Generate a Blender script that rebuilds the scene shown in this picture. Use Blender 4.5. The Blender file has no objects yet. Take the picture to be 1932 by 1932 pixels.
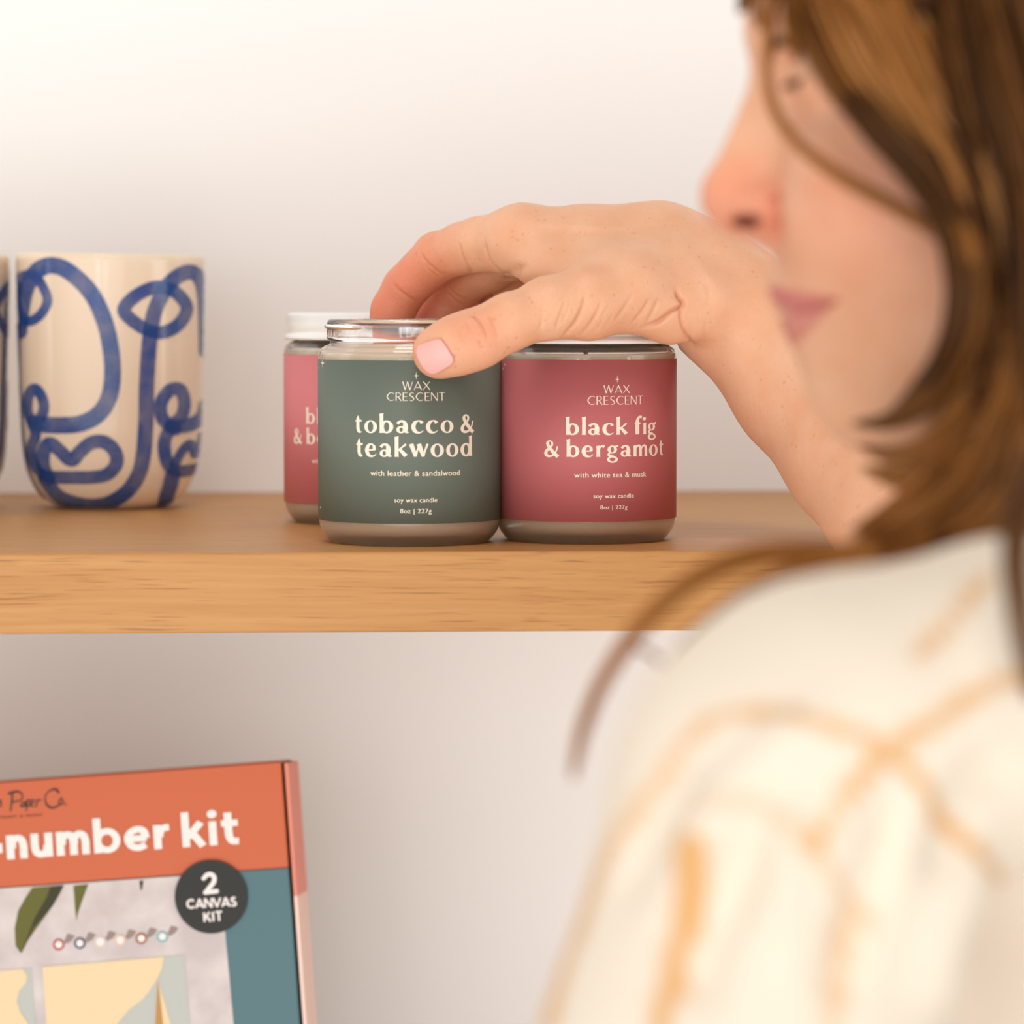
import bpy, math, random, os
import numpy as np
from mathutils import Vector, Matrix

C = bpy.context.scene.collection
SC = bpy.context.scene
RNG = np.random.default_rng(7)
random.seed(7)

# ------------------------------------------------------------------ camera, world, lights, exposure
FPX = 6600.0
YAW, PITCH, CAMZ = math.radians(3.3), math.atan(406 / FPX), 0.0972
_F = np.array([math.sin(YAW) * math.cos(PITCH), math.cos(YAW) * math.cos(PITCH), -math.sin(PITCH)])
_R = np.array([math.cos(YAW), -math.sin(YAW), 0.0])
_U = np.cross(_R, _F)
CAM = np.array([0.0, 0.0, CAMZ])


def ray(px, py):
    return _F + (px - 966) / FPX * _R + (966 - py) / FPX * _U


def P(px, py, y):
    """world point seen at photograph pixel (px,py) and standing at world distance y"""
    r = ray(px, py)
    return CAM + r * (y / r[1])


def PZ(px, py, z):
    r = ray(px, py)
    return CAM + r * ((z - CAMZ) / r[2])


def proj(v):
    d = v - CAM
    w = d @ _F
    return 966 + FPX * (d @ _R) / w, 966 - FPX * (d @ _U) / w


cam_data = bpy.data.cameras.new('camera')
cam_data.sensor_width = 36.0
cam_data.lens = FPX / 1932 * 36.0
cam_data.clip_start = 0.05
cam = bpy.data.objects.new('camera', cam_data)
C.objects.link(cam)
cam.matrix_world = Matrix(((_R[0], _U[0], -_F[0], CAM[0]), (_R[1], _U[1], -_F[1], CAM[1]), (_R[2], _U[2], -_F[2], CAM[2]), (0, 0, 0, 1)))
cam_data.dof.use_dof = True
cam_data.dof.focus_distance = 1.392
cam_data.dof.aperture_fstop = 0.123 / 0.0155
SC.camera = cam

world = bpy.data.worlds.new('world')
SC.world = world
world.use_nodes = True
wn = world.node_tree
# the bright shop behind the camera: an even room glow that is strongest towards its window front
wtc = wn.nodes.new('ShaderNodeTexCoord')
wdot = wn.nodes.new('ShaderNodeVectorMath')
wdot.operation = 'DOT_PRODUCT'
wdot.inputs[1].default_value = (-0.26, -0.94, -0.22)
wmr = wn.nodes.new('ShaderNodeMapRange')
wmr.interpolation_type = 'SMOOTHSTEP'
wmr.inputs['From Min'].default_value = 0.55
wmr.inputs['From Max'].default_value = 1.0
wmr.inputs['To Min'].default_value = 0.32
wmr.inputs['To Max'].default_value = 2.5
wn.links.new(wtc.outputs['Generated'], wdot.inputs[0])
wn.links.new(wdot.outputs['Value'], wmr.inputs['Value'])
# the ceiling is dimmer than the window front
wsep = wn.nodes.new('ShaderNodeSeparateXYZ')
wup = wn.nodes.new('ShaderNodeMapRange')
wup.interpolation_type = 'SMOOTHSTEP'
wup.inputs['From Min'].default_value = 0.05
wup.inputs['From Max'].default_value = 0.6
wup.inputs['To Min'].default_value = 1.0
wup.inputs['To Max'].default_value = 0.42
wmul = wn.nodes.new('ShaderNodeMath')
wmul.operation = 'MULTIPLY'
wn.links.new(wtc.outputs['Generated'], wsep.inputs[0])
wn.links.new(wsep.outputs['Z'], wup.inputs['Value'])
wn.links.new(wmr.outputs[0], wmul.inputs[0])
wn.links.new(wup.outputs[0], wmul.inputs[1])
wn.links.new(wmul.outputs[0], wn.nodes['Background'].inputs[1])
wn.nodes['Background'].inputs[0].default_value = (0.985, 0.985, 0.98, 1)


def area(name, loc, target, sx, sy, power, col):
    l = bpy.data.lights.new(name, 'AREA')
    l.shape = 'RECTANGLE'
    l.size, l.size_y, l.energy, l.color = sx, sy, power, col
    o = bpy.data.objects.new(name, l)
    C.objects.link(o)
    o.location = loc
    o.rotation_euler = (Vector(target) - Vector(loc)).to_track_quat('-Z', 'Y').to_euler()
    return o


area('window_light_side', (-1.5, 1.42, -0.05), (0.1, 1.42, -0.05), 0.45, 1.8, 5, (0.97, 0.985, 1.0))
for wx, wy, wz, wp in ((-1.1, -3.3, 0.35, 5), (-0.35, -3.5, 0.35, 4), (3.1, -0.95, 0.4, 5)):
    area('shop_window_light', (wx, wy, wz), (0.1, 1.4, 0.0), 0.3, 0.9, wp, (0.98, 0.99, 1.0))
area('right_fill_light', (2.9, 0.2, 0.0), (0.1, 1.75, -0.1), 1.2, 2.0, 22, (1.0, 0.98, 0.95))  # added fill that lifts the shaded wall behind the arm
area('overhead_fill_light', (-0.1, 0.25, 2.0), (0.05, 1.15, 0.0), 1.0, 0.8, 22, (1.0, 0.98, 0.95))  # added overhead fill to brighten the shelf top and the hand
area('floor_glow', (-0.3, -1.8, -1.2), (0.0, 1.75, -0.35), 4.0, 1.6, 14, (1.0, 0.985, 0.97))

SC.view_settings.view_transform = 'Standard'
SC.view_settings.look = 'None'
SC.view_settings.exposure = -0.04
SC.view_settings.gamma = 1.0
SC.view_settings.use_curve_mapping = False


# ------------------------------------------------------------------ helpers
def lin(r, g, b):
    def f(c):
        c /= 255.0
        return c / 12.92 if c <= 0.04045 else ((c + 0.055) / 1.055) ** 2.4
    return (f(r), f(g), f(b), 1.0)


def mat(name, col, rough=0.5, spec=0.5, coat=0.0, sss=0.0, metal=0.0, trans=0.0, ior=1.45):
    m = bpy.data.materials.new(name)
    m.use_nodes = True
    b = m.node_tree.nodes['Principled BSDF']
    b.inputs['Base Color'].default_value = col
    b.inputs['Roughness'].default_value = rough
    b.inputs['Specular IOR Level'].default_value = spec
    b.inputs['Coat Weight'].default_value = coat
    b.inputs['Coat Roughness'].default_value = 0.04
    b.inputs['Metallic'].default_value = metal
    b.inputs['Transmission Weight'].default_value = trans
    b.inputs['IOR'].default_value = ior
    if sss:
        b.inputs['Subsurface Weight'].default_value = sss
        b.inputs['Subsurface Radius'].default_value = (1.0, 0.35, 0.2)
        b.inputs['Subsurface Scale'].default_value = 0.006
    return m


def nodes(m):
    nt = m.node_tree
    return nt, nt.nodes, nt.links, nt.nodes['Principled BSDF']


def bump_noise(m, scale, strength, dist=0.001, detail=4, coord='Object', stretch=None):
    nt, N, L, b = nodes(m)
    tc = N.new('ShaderNodeTexCoord')
    nz = N.new('ShaderNodeTexNoise')
    nz.inputs['Scale'].default_value = scale
    nz.inputs['Detail'].default_value = detail
    if stretch:
        mp = N.new('ShaderNodeMapping')
        mp.inputs['Scale'].default_value = stretch
        L.new(tc.outputs[coord], mp.inputs[0])
        L.new(mp.outputs[0], nz.inputs['Vector'])
    else:
        L.new(tc.outputs[coord], nz.inputs['Vector'])
    bp = N.new('ShaderNodeBump')
    bp.inputs['Strength'].default_value = strength
    bp.inputs['Distance'].default_value = dist
    L.new(nz.outputs[0], bp.inputs['Height'])
    L.new(bp.outputs[0], b.inputs['Normal'])
    return nz


def mesh_obj(name, verts, faces, material, parent=None, smooth=True, mats=None, mat_idx=None):
    me = bpy.data.meshes.new(name)
    me.from_pydata([tuple(map(float, v)) for v in verts], [], [tuple(map(int, f)) for f in faces])
    for m_ in (mats or [material]):
        me.materials.append(m_)
    if mat_idx is not None:
        me.polygons.foreach_set('material_index', np.asarray(mat_idx, dtype=np.int32))
    if smooth:
        me.polygons.foreach_set('use_smooth', np.ones(len(me.polygons), dtype=bool))
    me.update()
    o = bpy.data.objects.new(name, me)
    C.objects.link(o)
    if parent:
        o.parent = parent
    return o


def big_mesh(name, V, Q, material, parent=None):
    """numpy verts and quads to a smooth mesh"""
    me = bpy.data.meshes.new(name)
    me.vertices.add(len(V))
    me.vertices.foreach_set('co', np.asarray(V, dtype=np.float32).ravel())
    n = Q.shape[1]
    me.loops.add(len(Q) * n)
    me.loops.foreach_set('vertex_index', np.asarray(Q, dtype=np.int32).ravel())
    me.polygons.add(len(Q))
    me.polygons.foreach_set('loop_start', np.arange(0, len(Q) * n, n, dtype=np.int32))
    me.polygons.foreach_set('loop_total', np.full(len(Q), n, dtype=np.int32))
    me.polygons.foreach_set('use_smooth', np.ones(len(Q), dtype=bool))
    me.materials.append(material)
    me.update(calc_edges=True)
    me.validate()
    o = bpy.data.objects.new(name, me)
    C.objects.link(o)
    if parent:
        o.parent = parent
    return o


def empty(name, loc, label=None, cat=None, group=None, rotz=0.0):
    o = bpy.data.objects.new(name, None)
    C.objects.link(o)
    o.empty_display_size = 0.02
    o.location = loc
    o.rotation_euler = (0, 0, rotz)
    tag(o, label, cat, group)
    return o


def tag(o, label=None, cat=None, group=None, kind=None):
    if label:
        o['label'] = label
    if cat:
        o['category'] = cat
    if group:
        o['group'] = group
    if kind:
        o['kind'] = kind
    return o


def copy_tree(o, parent=None):
    c = o.copy()
    C.objects.link(c)
    if parent:
        c.parent = parent
    for ch in [x for x in SC.objects if x.parent == o]:
        copy_tree(ch, c)
    return c


def box_vf(x0, x1, y0, y1, z0, z1):
    v = [(x, y, z) for z in (z0, z1) for y in (y0, y1) for x in (x0, x1)]
    f = [(0, 2, 3, 1), (4, 5, 7, 6), (0, 1, 5, 4), (1, 3, 7, 5), (3, 2, 6, 7), (2, 0, 4, 6)]
    return v, f


def bevel(o, w, seg=2):
    md = o.modifiers.new('bevel', 'BEVEL')
    md.width, md.segments, md.limit_method = w, seg, 'ANGLE'
    md.harden_normals = False
    return o


def lathe_vf(prof, n=96, closed=False, a0=0.0, a1=2 * math.pi):
    """prof = [(r,z)]; full turn"""
    V, Fc = [], []
    m = len(prof)
    for i in range(n):
        a = a0 + (a1 - a0) * i / n
        for r, z in prof:
            V.append((r * math.cos(a), r * math.sin(a), z))
    for i in range(n):
        j = (i + 1) % n
        for k in range(m if closed else m - 1):
            k2 = (k + 1) % m
            Fc.append((i * m + k, j * m + k, j * m + k2, i * m + k2))
    return V, Fc


def smooth_prof(pts, sub=6):
    pts = [np.array(p, float) for p in pts]
    return [tuple(p) for p in catmull(pts, sub)]


def catmull(pts, sub=8, closed=False):
    pts = np.asarray(pts, float)
    n = len(pts)
    out = []
    rng = range(n) if closed else range(n - 1)
    for i in rng:
        if closed:
            p0, p1, p2, p3 = pts[i - 1], pts[i], pts[(i + 1) % n], pts[(i + 2) % n]
        else:
            p1, p2 = pts[i], pts[i + 1]
            p0 = pts[i - 1] if i > 0 else 2 * p1 - p2
            p3 = pts[i + 2] if i + 2 < n else 2 * p2 - p1
        for s in range(sub):
            t = s / sub
            out.append(0.5 * ((2 * p1) + (-p0 + p2) * t + (2 * p0 - 5 * p1 + 4 * p2 - p3) * t * t + (-p0 + 3 * p1 - 3 * p2 + p3) * t ** 3))
    if not closed:
        out.append(pts[-1])
    return np.array(out)


def ribbon(pts, sub=8, closed=False, smooth=True, cap=False):
    """2D variable width stroke: pts [(x,y,w)] -> verts (n,2), quads"""
    p = np.asarray(pts, float)
    q = catmull(p, sub, closed) if smooth and len(p) > 2 else p
    if cap and not closed:
        d0 = q[0, :2] - q[1, :2]
        d0 /= np.linalg.norm(d0)
        d1 = q[-1, :2] - q[-2, :2]
        d1 /= np.linalg.norm(d1)
        st, en = [], []
        for s in (1.0, 0.94, 0.8, 0.55, 0.25):
            st.append([*(q[0, :2] + d0 * q[0, 2] * 0.5 * s), q[0, 2] * math.sqrt(max(0.0, 1 - s * s))])
        for s in (0.25, 0.55, 0.8, 0.94, 1.0):
            en.append([*(q[-1, :2] + d1 * q[-1, 2] * 0.5 * s), q[-1, 2] * math.sqrt(max(0.0, 1 - s * s))])
        q = np.vstack([st, q, en])
    n = len(q)
    xy = q[:, :2]
    if closed:
        tan = np.roll(xy, -1, 0) - np.roll(xy, 1, 0)
    else:
        tan = np.gradient(xy, axis=0)
    tan /= np.maximum(np.linalg.norm(tan, axis=1), 1e-9)[:, None]
    nor = np.stack([-tan[:, 1], tan[:, 0]], 1)
    h = q[:, 2:3] * 0.5
    V = np.empty((2 * n, 2))
    V[0::2], V[1::2] = xy + nor * h, xy - nor * h
    Fc = [(2 * i, 2 * i + 1, 2 * ((i + 1) % n) + 1, 2 * ((i + 1) % n)) for i in range(n if closed else n - 1)]
    return V, Fc


def ring2(cx, cy, rx, ry, ix, iy, n=40, tilt=0.0):
    V, Fc = [], []
    for i in range(n):
        a = 2 * math.pi * i / n
        V.append((cx + rx * math.cos(a), cy + ry * math.sin(a)))
        V.append((cx + ix * math.cos(a + tilt), cy + iy * math.sin(a + tilt)))
    for i in range(n):
        j = (i + 1) % n
        Fc.append((2 * i, 2 * j, 2 * j + 1, 2 * i + 1))
    return np.array(V), Fc


def merge2(parts):
    V, Fc, o = [], [], 0
    for i, (v, f) in enumerate(parts):
        v = np.asarray(v, float)
        V.append(np.column_stack([v[:, :2], np.full(len(v), (i % 4) * 0.00002)]))
        Fc += [tuple(i + o for i in q) for q in f]
        o += len(v)
    return np.vstack(V), Fc


# fonts: the face Blender ships, with its built-in one as the fallback
def load_font():
    try:
        p = os.path.join(bpy.utils.system_resource('DATAFILES'), 'fonts', 'Inter.woff2')
        return bpy.data.fonts.load(p)
    except Exception:
        return None


FONT = load_font()


def text2(s, offset=0.0, spacing=1.0, ship=False):
    """flat lettering -> (verts 2D in em, faces)"""
    cu = bpy.data.curves.new('text', 'FONT')
    cu.body = s
    if FONT and ship:
        cu.font = FONT
    cu.size = 1.0
    cu.offset = offset
    cu.space_character = spacing
    cu.resolution_u = 6
    ob = bpy.data.objects.new('text', cu)
    C.objects.link(ob)
    dg = bpy.context.evaluated_depsgraph_get()
    me = bpy.data.meshes.new_from_object(ob.evaluated_get(dg))
    V = np.array([v.co[:2] for v in me.vertices])
    Fc = [tuple(p.vertices) for p in me.polygons]
    bpy.data.objects.remove(ob)
    bpy.data.meshes.remove(me)
    return V, Fc


# ------------------------------------------------------------------ hand drawn alphabets
def stem(x, y0, y1, w=0.2, cut=0.07):
    f = w * 0.10
    return (np.array([(x - f, y0), (x + w + f, y0), (x + w, y0 + .12), (x + w * .98, y1 - .2), (x + w + .01, y1), (x - f, y1 - cut), (x, y1 - .25), (x, y0 + .12)]), [(0, 1, 2, 7), (7, 2, 3, 6), (6, 3, 4, 5)])


def serif_glyph(ch):
    parts, adv = serif_shape(ch)
    return parts, adv


def rbd(p, **k):
    return ribbon([(x, y, w * (1.25 if w > .11 else 1.1)) for x, y, w in p], **k)


def serif_shape(ch):
    if ch == 't':
        return [rbd([(.24, 1.36, .06), (.22, 1.1, .19), (.22, .7, .2), (.23, .3, .2), (.33, .08, .17), (.5, .06, .07)]), rbd([(.0, .93, .08), (.25, .95, .12), (.52, .96, .12)], smooth=False)], .56
    if ch == 'o':
        return [ring2(.47, .49, .47, .52, .2, .42)], .94
    if ch == 'b':
        return [stem(.02, 0, 1.6, .26), ring2(.5, .49, .46, .52, .18, .39)], .98
    if ch == 'd':
        return [stem(.72, 0, 1.6, .26), ring2(.46, .49, .46, .52, .18, .39)], .98
    if ch == 'l':
        return [stem(.02, 0, 1.6, .26)], .27
    if ch == 'a':
        return [rbd([(.1, .74, .18), (.22, .9, .14), (.42, .95, .14), (.58, .84, .19), (.63, .6, .26), (.63, .3, .26), (.68, .09, .16), (.86, .05, .06)]), ring2(.34, .27, .32, .29, .12, .17)], .88
    if ch == 'c':
        return [rbd([(.7, .78, .20), (.62, .92, .15), (.44, .97, .1), (.22, .84, .19), (.11, .5, .23), (.22, .15, .2), (.45, .03, .12), (.65, .08, .08), (.78, .2, .03)])], .82
    if ch == 'e':
        return [rbd([(.16, .5, .1), (.5, .52, .1), (.72, .56, .12)], smooth=False), rbd([(.66, .52, .18), (.64, .8, .16), (.44, .97, .1), (.22, .84, .19), (.11, .5, .23), (.22, .15, .2), (.47, .03, .12), (.68, .09, .08), (.8, .22, .03)])], .86
    if ch == 'k':
        return [stem(.02, 0, 1.6, .26), rbd([(.2, .42, .1), (.5, .72, .1), (.78, .98, .13)], smooth=False), rbd([(.3, .64, .16), (.55, .35, .2), (.78, .07, .24)], smooth=False)], .86
    if ch == 'w':
        return [rbd([(.1, 1, .25), (.26, .5, .22), (.4, .02, .16)], smooth=False), rbd([(.4, .02, .13), (.52, .5, .11), (.66, .98, .11)], smooth=False), rbd([(.62, 1, .25), (.78, .5, .22), (.92, .02, .16)], smooth=False), rbd([(.92, .02, .13), (1.06, .5, .11), (1.22, 1, .13)], smooth=False)], 1.26
    if ch == 'f':
        return [rbd([(.24, 0, .24), (.23, .2, .26), (.23, 1.0, .26), (.26, 1.3, .2), (.4, 1.53, .15), (.62, 1.5, .19)]), rbd([(0, .95, .1), (.5, .97, .12)], smooth=False)], .56
    if ch == 'i':
        return [stem(.02, 0, 1.02, .26), ring2(.13, 1.36, .15, .15, .001, .001)], .28
    if ch == 'g':
        return [ring2(.38, .64, .36, .36, .13, .25), ring2(.4, -.24, .41, .3, .22, .17), rbd([(.2, .38, .1), (.1, .2, .14), (.24, .06, .16), (.5, .04, .13)]), rbd([(.58, .88, .1), (.74, .95, .13), (.84, .95, .15)])], .84
    if ch == 'r':
        return [stem(.02, 0, 1.02, .26), rbd([(.2, .6, .06), (.3, .84, .1), (.45, .95, .16), (.6, .9, .22)])], .64
    if ch == 'm':
        a = [(.2, .6, .06), (.3, .84, .12), (.46, .96, .14), (.6, .84, .18), (.63, .55, .2), (.63, .2, .2), (.63, 0, .23)]
        return [stem(.02, 0, 1.02, .26), rbd(a), rbd([(x + .5, y, w) for x, y, w in a])], 1.28
    if ch == '&':
        return [rbd([(1.02, .92, .1), (.94, .55, .1), (.74, .2, .12), (.42, .03, .15), (.15, .14, .2), (.12, .42, .2), (.34, .72, .16), (.58, .98, .13), (.6, 1.24, .13), (.43, 1.4, .1), (.26, 1.25, .17), (.3, .98, .2), (.55, .58, .22), (.85, .2, .22), (1.06, 0, .25)])], 1.1
    return [], .5


def caps_glyph(ch, w=.1, t=.06):
    S = lambda *p: ribbon(p, smooth=False)
    if ch == 'V':
        return [S((.0, 1, w), (.4, 0, w)), S((.36, 0, t), (.76, 1, t))], .76
    if ch == 'K':
        return [S((.08, 0, w), (.08, 1, w)), S((.1, .38, t), (.62, 1, t)), S((.28, .6, w), (.68, 0, w))], .7
    if ch == 'I':
        return [S((.08, 0, w), (.08, 1, w))], .16
    if ch == 'W':
        return [S((.05, 1, w), (.3, 0, w)), S((.3, 0, t), (.56, 1, t)), S((.54, 1, w), (.8, 0, w)), S((.8, 0, t), (1.08, 1, t))], 1.1
    if ch == 'A':
        return [S((.02, 0, t), (.42, 1, t)), S((.4, 1, w), (.8, 0, w)), S((.14, .28, t), (.68, .28, t))], .82
    if ch == 'X':
        return [S((.05, 1, w), (.75, 0, w)), S((.03, 0, t), (.72, 1, t))], .8
    if ch == 'C':
        return [ribbon([(.82, .86, .05), (.6, .97, .06), (.32, .9, .08), (.09, .5, .11), (.32, .1, .08), (.6, .03, .06), (.84, .14, .05)])], .86
    if ch == 'R':
        return [S((.08, 0, w), (.08, 1, w)), ribbon([(.08, .97, t), (.35, .97, .06), (.55, .76, .09), (.38, .5, .06), (.08, .48, t)]), S((.3, .48, w), (.62, 0, w))], .64
    if ch == 'E':
        return [S((.08, 0, w), (.08, 1, w)), S((.08, .97, t), (.52, .97, t)), S((.08, .52, t), (.48, .52, t)), S((.08, .03, t), (.54, .03, t))], .58
    if ch == 'S':
        return [ribbon([(.5, .9, .05), (.34, .98, .06), (.1, .84, .08), (.14, .62, .1), (.42, .42, .1), (.5, .2, .08), (.32, .03, .06), (.06, .08, .05)])], .56
    if ch == 'N':
        return [S((.05, 0, t), (.05, 1, t)), S((.05, 1, w), (.72, 0, w)), S((.72, 0, t), (.72, 1, t))], .78
    if ch == 'T':
        return [S((.34, 0, w), (.34, .96, w)), S((0, .97, t), (.68, .97, t))], .68
    return [], .4


def badge_glyph(ch):
    if ch in 'CS':
        g, adv = caps_glyph(ch)
        pts = {'C': [(.8, .8), (.55, .93), (.24, .8), (.13, .5), (.24, .2), (.55, .07), (.8, .2)], 'S': [(.5, .84), (.32, .93), (.1, .8), (.16, .6), (.44, .42), (.5, .2), (.32, .07), (.04, .14)]}[ch]
        return [ribbon([(x, y, .22) for x, y in pts])], adv
    return caps_glyph(ch, .22, .2)


def set_line(s, glyph, gap, space):
    parts, x = [], 0.0
    for ch in s:
        if ch == ' ':
            x += space
            continue
        g, adv = glyph(ch)
        for v, f in g:
            v = np.asarray(v, float).copy()
            v[:, 0] += x
            parts.append((v, f))
        x += adv + gap
    return merge2(parts)


def fit(vf, x0, x1, base, h, href):
    """scale drawn lettering to run from x0 to x1, href (em height) -> h"""
    v, f = vf
    v = v.copy()
    a, b = v[:, 0].min(), v[:, 0].max()
    v[:, 0] = x0 + (v[:, 0] - a) / (b - a) * (x1 - x0)
    v[:, 1] = base + v[:, 1] / href * h
    return v, f


def star2(cx, cy, rx, ry):
    pts = [(cx, cy)]
    for i in range(16):
        a = math.pi / 8 * i
        k = (1.0, .3, .16, .3)[i % 4]
        pts.append((cx + rx * k * math.cos(a), cy + ry * k * math.sin(a)))
    return np.array(pts), [(0, i + 1, (i + 1) % 16 + 1) for i in range(16)]


# ------------------------------------------------------------------ materials of the place
m_wall = mat('matte_wall_paint', lin(241, 237, 233), 0.85, 0.2)
bump_noise(m_wall, 260, 0.10, 0.002, 5)


def wood_material(name, axis_top):
    m = mat(name, lin(205, 150, 96), 0.42, 0.35)
    nt, N, L, b = nodes(m)
    tc = N.new('ShaderNodeTexCoord')
    # grain bends gently along the plank
    wob = N.new('ShaderNodeTexNoise')
    wob.inputs['Scale'].default_value = 4.0
    wob.inputs['Detail'].default_value = 1.0
    L.new(tc.outputs['Object'], wob.inputs['Vector'])
    sc = N.new('ShaderNodeVectorMath')
    sc.operation = 'MULTIPLY_ADD'
    sc.inputs[1].default_value = (0.0, 0.012, 0.012)
    L.new(wob.outputs['Color'], sc.inputs[0])
    L.new(tc.outputs['Object'], sc.inputs[2])
    mp = N.new('ShaderNodeMapping')
    mp.inputs['Scale'].default_value = (9.0, 420.0, 420.0)
    L.new(sc.outputs[0], mp.inputs[0])
    n1 = N.new('ShaderNodeTexNoise')
    n1.inputs['Scale'].default_value = 1.0
    n1.inputs['Detail'].default_value = 5.0
    L.new(mp.outputs[0], n1.inputs['Vector'])
    r1 = N.new('ShaderNodeValToRGB')
    r1.color_ramp.elements[0].position = 0.3
    r1.color_ramp.elements[0].color = lin(184, 128, 72)
    r1.color_ramp.elements[1].position = 0.7
    r1.color_ramp.elements[1].color = lin(196, 143, 85)
    L.new(n1.outputs[0], r1.inputs[0])
    # short dark pores
    mp2 = N.new('ShaderNodeMapping')
    mp2.inputs['Scale'].default_value = (24.0, 1500.0, 1500.0)
    L.new(sc.outputs[0], mp2.inputs[0])
    n2 = N.new('ShaderNodeTexNoise')
    n2.inputs['Scale'].default_value = 1.0
    n2.inputs['Detail'].default_value = 2.0
    L.new(mp2.outputs[0], n2.inputs['Vector'])
    r2 = N.new('ShaderNodeValToRGB')
    r2.color_ramp.elements[0].position = 0.60
    r2.color_ramp.elements[0].color = (0, 0, 0, 1)
    r2.color_ramp.elements[1].position = 0.72
    r2.color_ramp.elements[1].color = (0.6, 0.6, 0.6, 1)
    L.new(n2.outputs[0], r2.inputs[0])
    mx = N.new('ShaderNodeMix')
    mx.data_type = 'RGBA'
    L.new(r2.outputs[0], mx.inputs['Factor'])
    L.new(r1.outputs[0], mx.inputs[6])
    mx.inputs[7].default_value = lin(124, 82, 42)
    L.new(mx.outputs[2], b.inputs['Base Color'])
    bp = N.new('ShaderNodeBump')
    bp.inputs['Strength'].default_value = 0.25
    bp.inputs['Distance'].default_value = 0.0006
    bp.invert = True
    L.new(r2.outputs[0], bp.inputs['Height'])
    L.new(bp.outputs[0], b.inputs['Normal'])
    return m


m_wood = wood_material('oak_veneer', None)
m_glass = mat('clear_glass', (1, 1, 1, 1), 0.0, 0.5, trans=1.0, ior=1.47)
m_wax = mat('cream_wax', lin(252, 226, 196), 0.5, 0.3, sss=0.2)
m_lid = mat('white_enamelled_metal', lin(240, 236, 230), 0.28, 0.5)
m_sage = mat('sage_label_paper', lin(104, 112, 100), 0.55, 0.3)
m_rose = mat('rose_label_paper', lin(188, 102, 103), 0.55, 0.3)
for m_ in (m_sage, m_rose):
    bump_noise(m_, 900, 0.05, 0.0003)
m_ink = mat('cream_ink', lin(245, 226, 205), 0.6, 0.2)
m_wick = mat('cotton_wick', lin(230, 220, 200), 0.9)

# ------------------------------------------------------------------ setting
WALL_Y = 1.7465
v, f = box_vf(-2.2, 2.6, WALL_Y, WALL_Y + 0.12, -1.3, 1.6)
tag(mesh_obj('wall_back', v, f, m_wall, smooth=False), 'plain off-white painted wall behind the shelf', 'wall', kind='structure')
m_floor = mat('pale_floor', lin(225, 215, 202), 0.6)
bump_noise(m_floor, 30, 0.1)
v, f = box_vf(-2.2, 2.6, 0.45, WALL_Y + 0.12, -1.45, -1.35)
tag(mesh_obj('floor', v, f, m_floor, smooth=False), 'pale floor below the shelves', 'floor', kind='structure')

v, f = box_vf(-1.1, 0.95, 1.3335, WALL_Y, -0.0309, 0.0)
shelf = mesh_obj('wall_shelf', v, f, m_wood, smooth=False)
bevel(shelf, 0.0012, 3)
tag(shelf, 'thick oak wall shelf carrying the candle jars and painted tumblers', 'shelf')


# ------------------------------------------------------------------ candle jars
JR = 0.0362


def jar_glass(parent):
    outer = [(0.0, 0.0012), (0.024, 0.0012), (0.0285, 0.0), (0.0316, 0.0003), (0.0331, 0.0019), (0.0349, 0.0043), (0.0358, 0.0070), (JR, 0.0100), (JR, 0.0400), (JR, 0.0725), (JR - .0001, 0.0745), (0.0353, 0.0766), (0.0335, 0.0778), (0.0318, 0.0784), (0.0313, 0.0794), (0.0318, 0.0802), (0.0328, 0.0806), (0.0329, 0.0820), (0.0327, 0.0850), (0.0327, 0.0868), (0.0323, 0.0880), (0.0314, 0.0884)]
    inner = [(0.0304, 0.0880), (0.0300, 0.0868), (0.0299, 0.0810), (0.0300, 0.0785), (0.0320, 0.0765), (0.0333, 0.0745), (0.0336, 0.0715), (0.0336, 0.0115), (0.0328, 0.0079), (0.0304, 0.0056), (0.0275, 0.0048), (0.020, 0.0045), (0.0, 0.0044)]
    V, Fc = lathe_vf(outer + inner, 128)
    # moulded screw thread: a bead that runs round the neck and fades out at its ends
    base = len(V)
    n, m = 150, 8
    a_lo, a_hi = math.radians(120), math.radians(236)
    for i in range(n):
        t = i / (n - 1)
        a = a_lo + (a_hi - a_lo) * t
        k = min(1.0, min(t, 1 - t) * 14) ** 0.5
        zc = 0.0858 - 0.0006 * t
        for j in range(m):
            b_ = 2 * math.pi * j / m
            r = 0.0325 + 0.0014 * k * math.cos(b_)
            V.append((r * math.cos(a), r * math.sin(a), zc + 0.0011 * k * math.sin(b_)))
    for i in range(n - 1):
        for j in range(m):
            j2 = (j + 1) % m
            Fc.append((base + i * m + j, base + i * m + j2, base + (i + 1) * m + j2, base + (i + 1) * m + j))
    return mesh_obj('glass', V, Fc, m_glass, parent)


def jar_wax(parent, top):
    prof = [(0.0, 0.0043), (0.020, 0.0044), (0.0276, 0.0047), (0.0306, 0.0055), (0.0330, 0.0078), (0.03375, 0.0115), (0.03375, 0.0715), (0.0334, min(top, 0.0740)), (0.0331, top), (0.031, top - 0.0006), (0.0, top - 0.0008)]
    V, Fc = lathe_vf(prof, 96)
    w = mesh_obj('wax', V, Fc, m_wax, parent)
    V, Fc = lathe_vf([(0.0, top - .002), (0.0009, top - .002), (0.0009, top + .0025), (0.0, top + .0025)], 10)
    mesh_obj('wick', V, Fc, m_wick, parent)
    return w


def jar_label(parent, m):
    r0, r1 = JR + 0.00005, JR + 0.00018
    V, Fc = lathe_vf([(r0, 0.0092), (r1, 0.0092), (r1, 0.0726), (r0, 0.0726)], 160, closed=True)
    return mesh_obj('label', V, Fc, m, parent)


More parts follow.
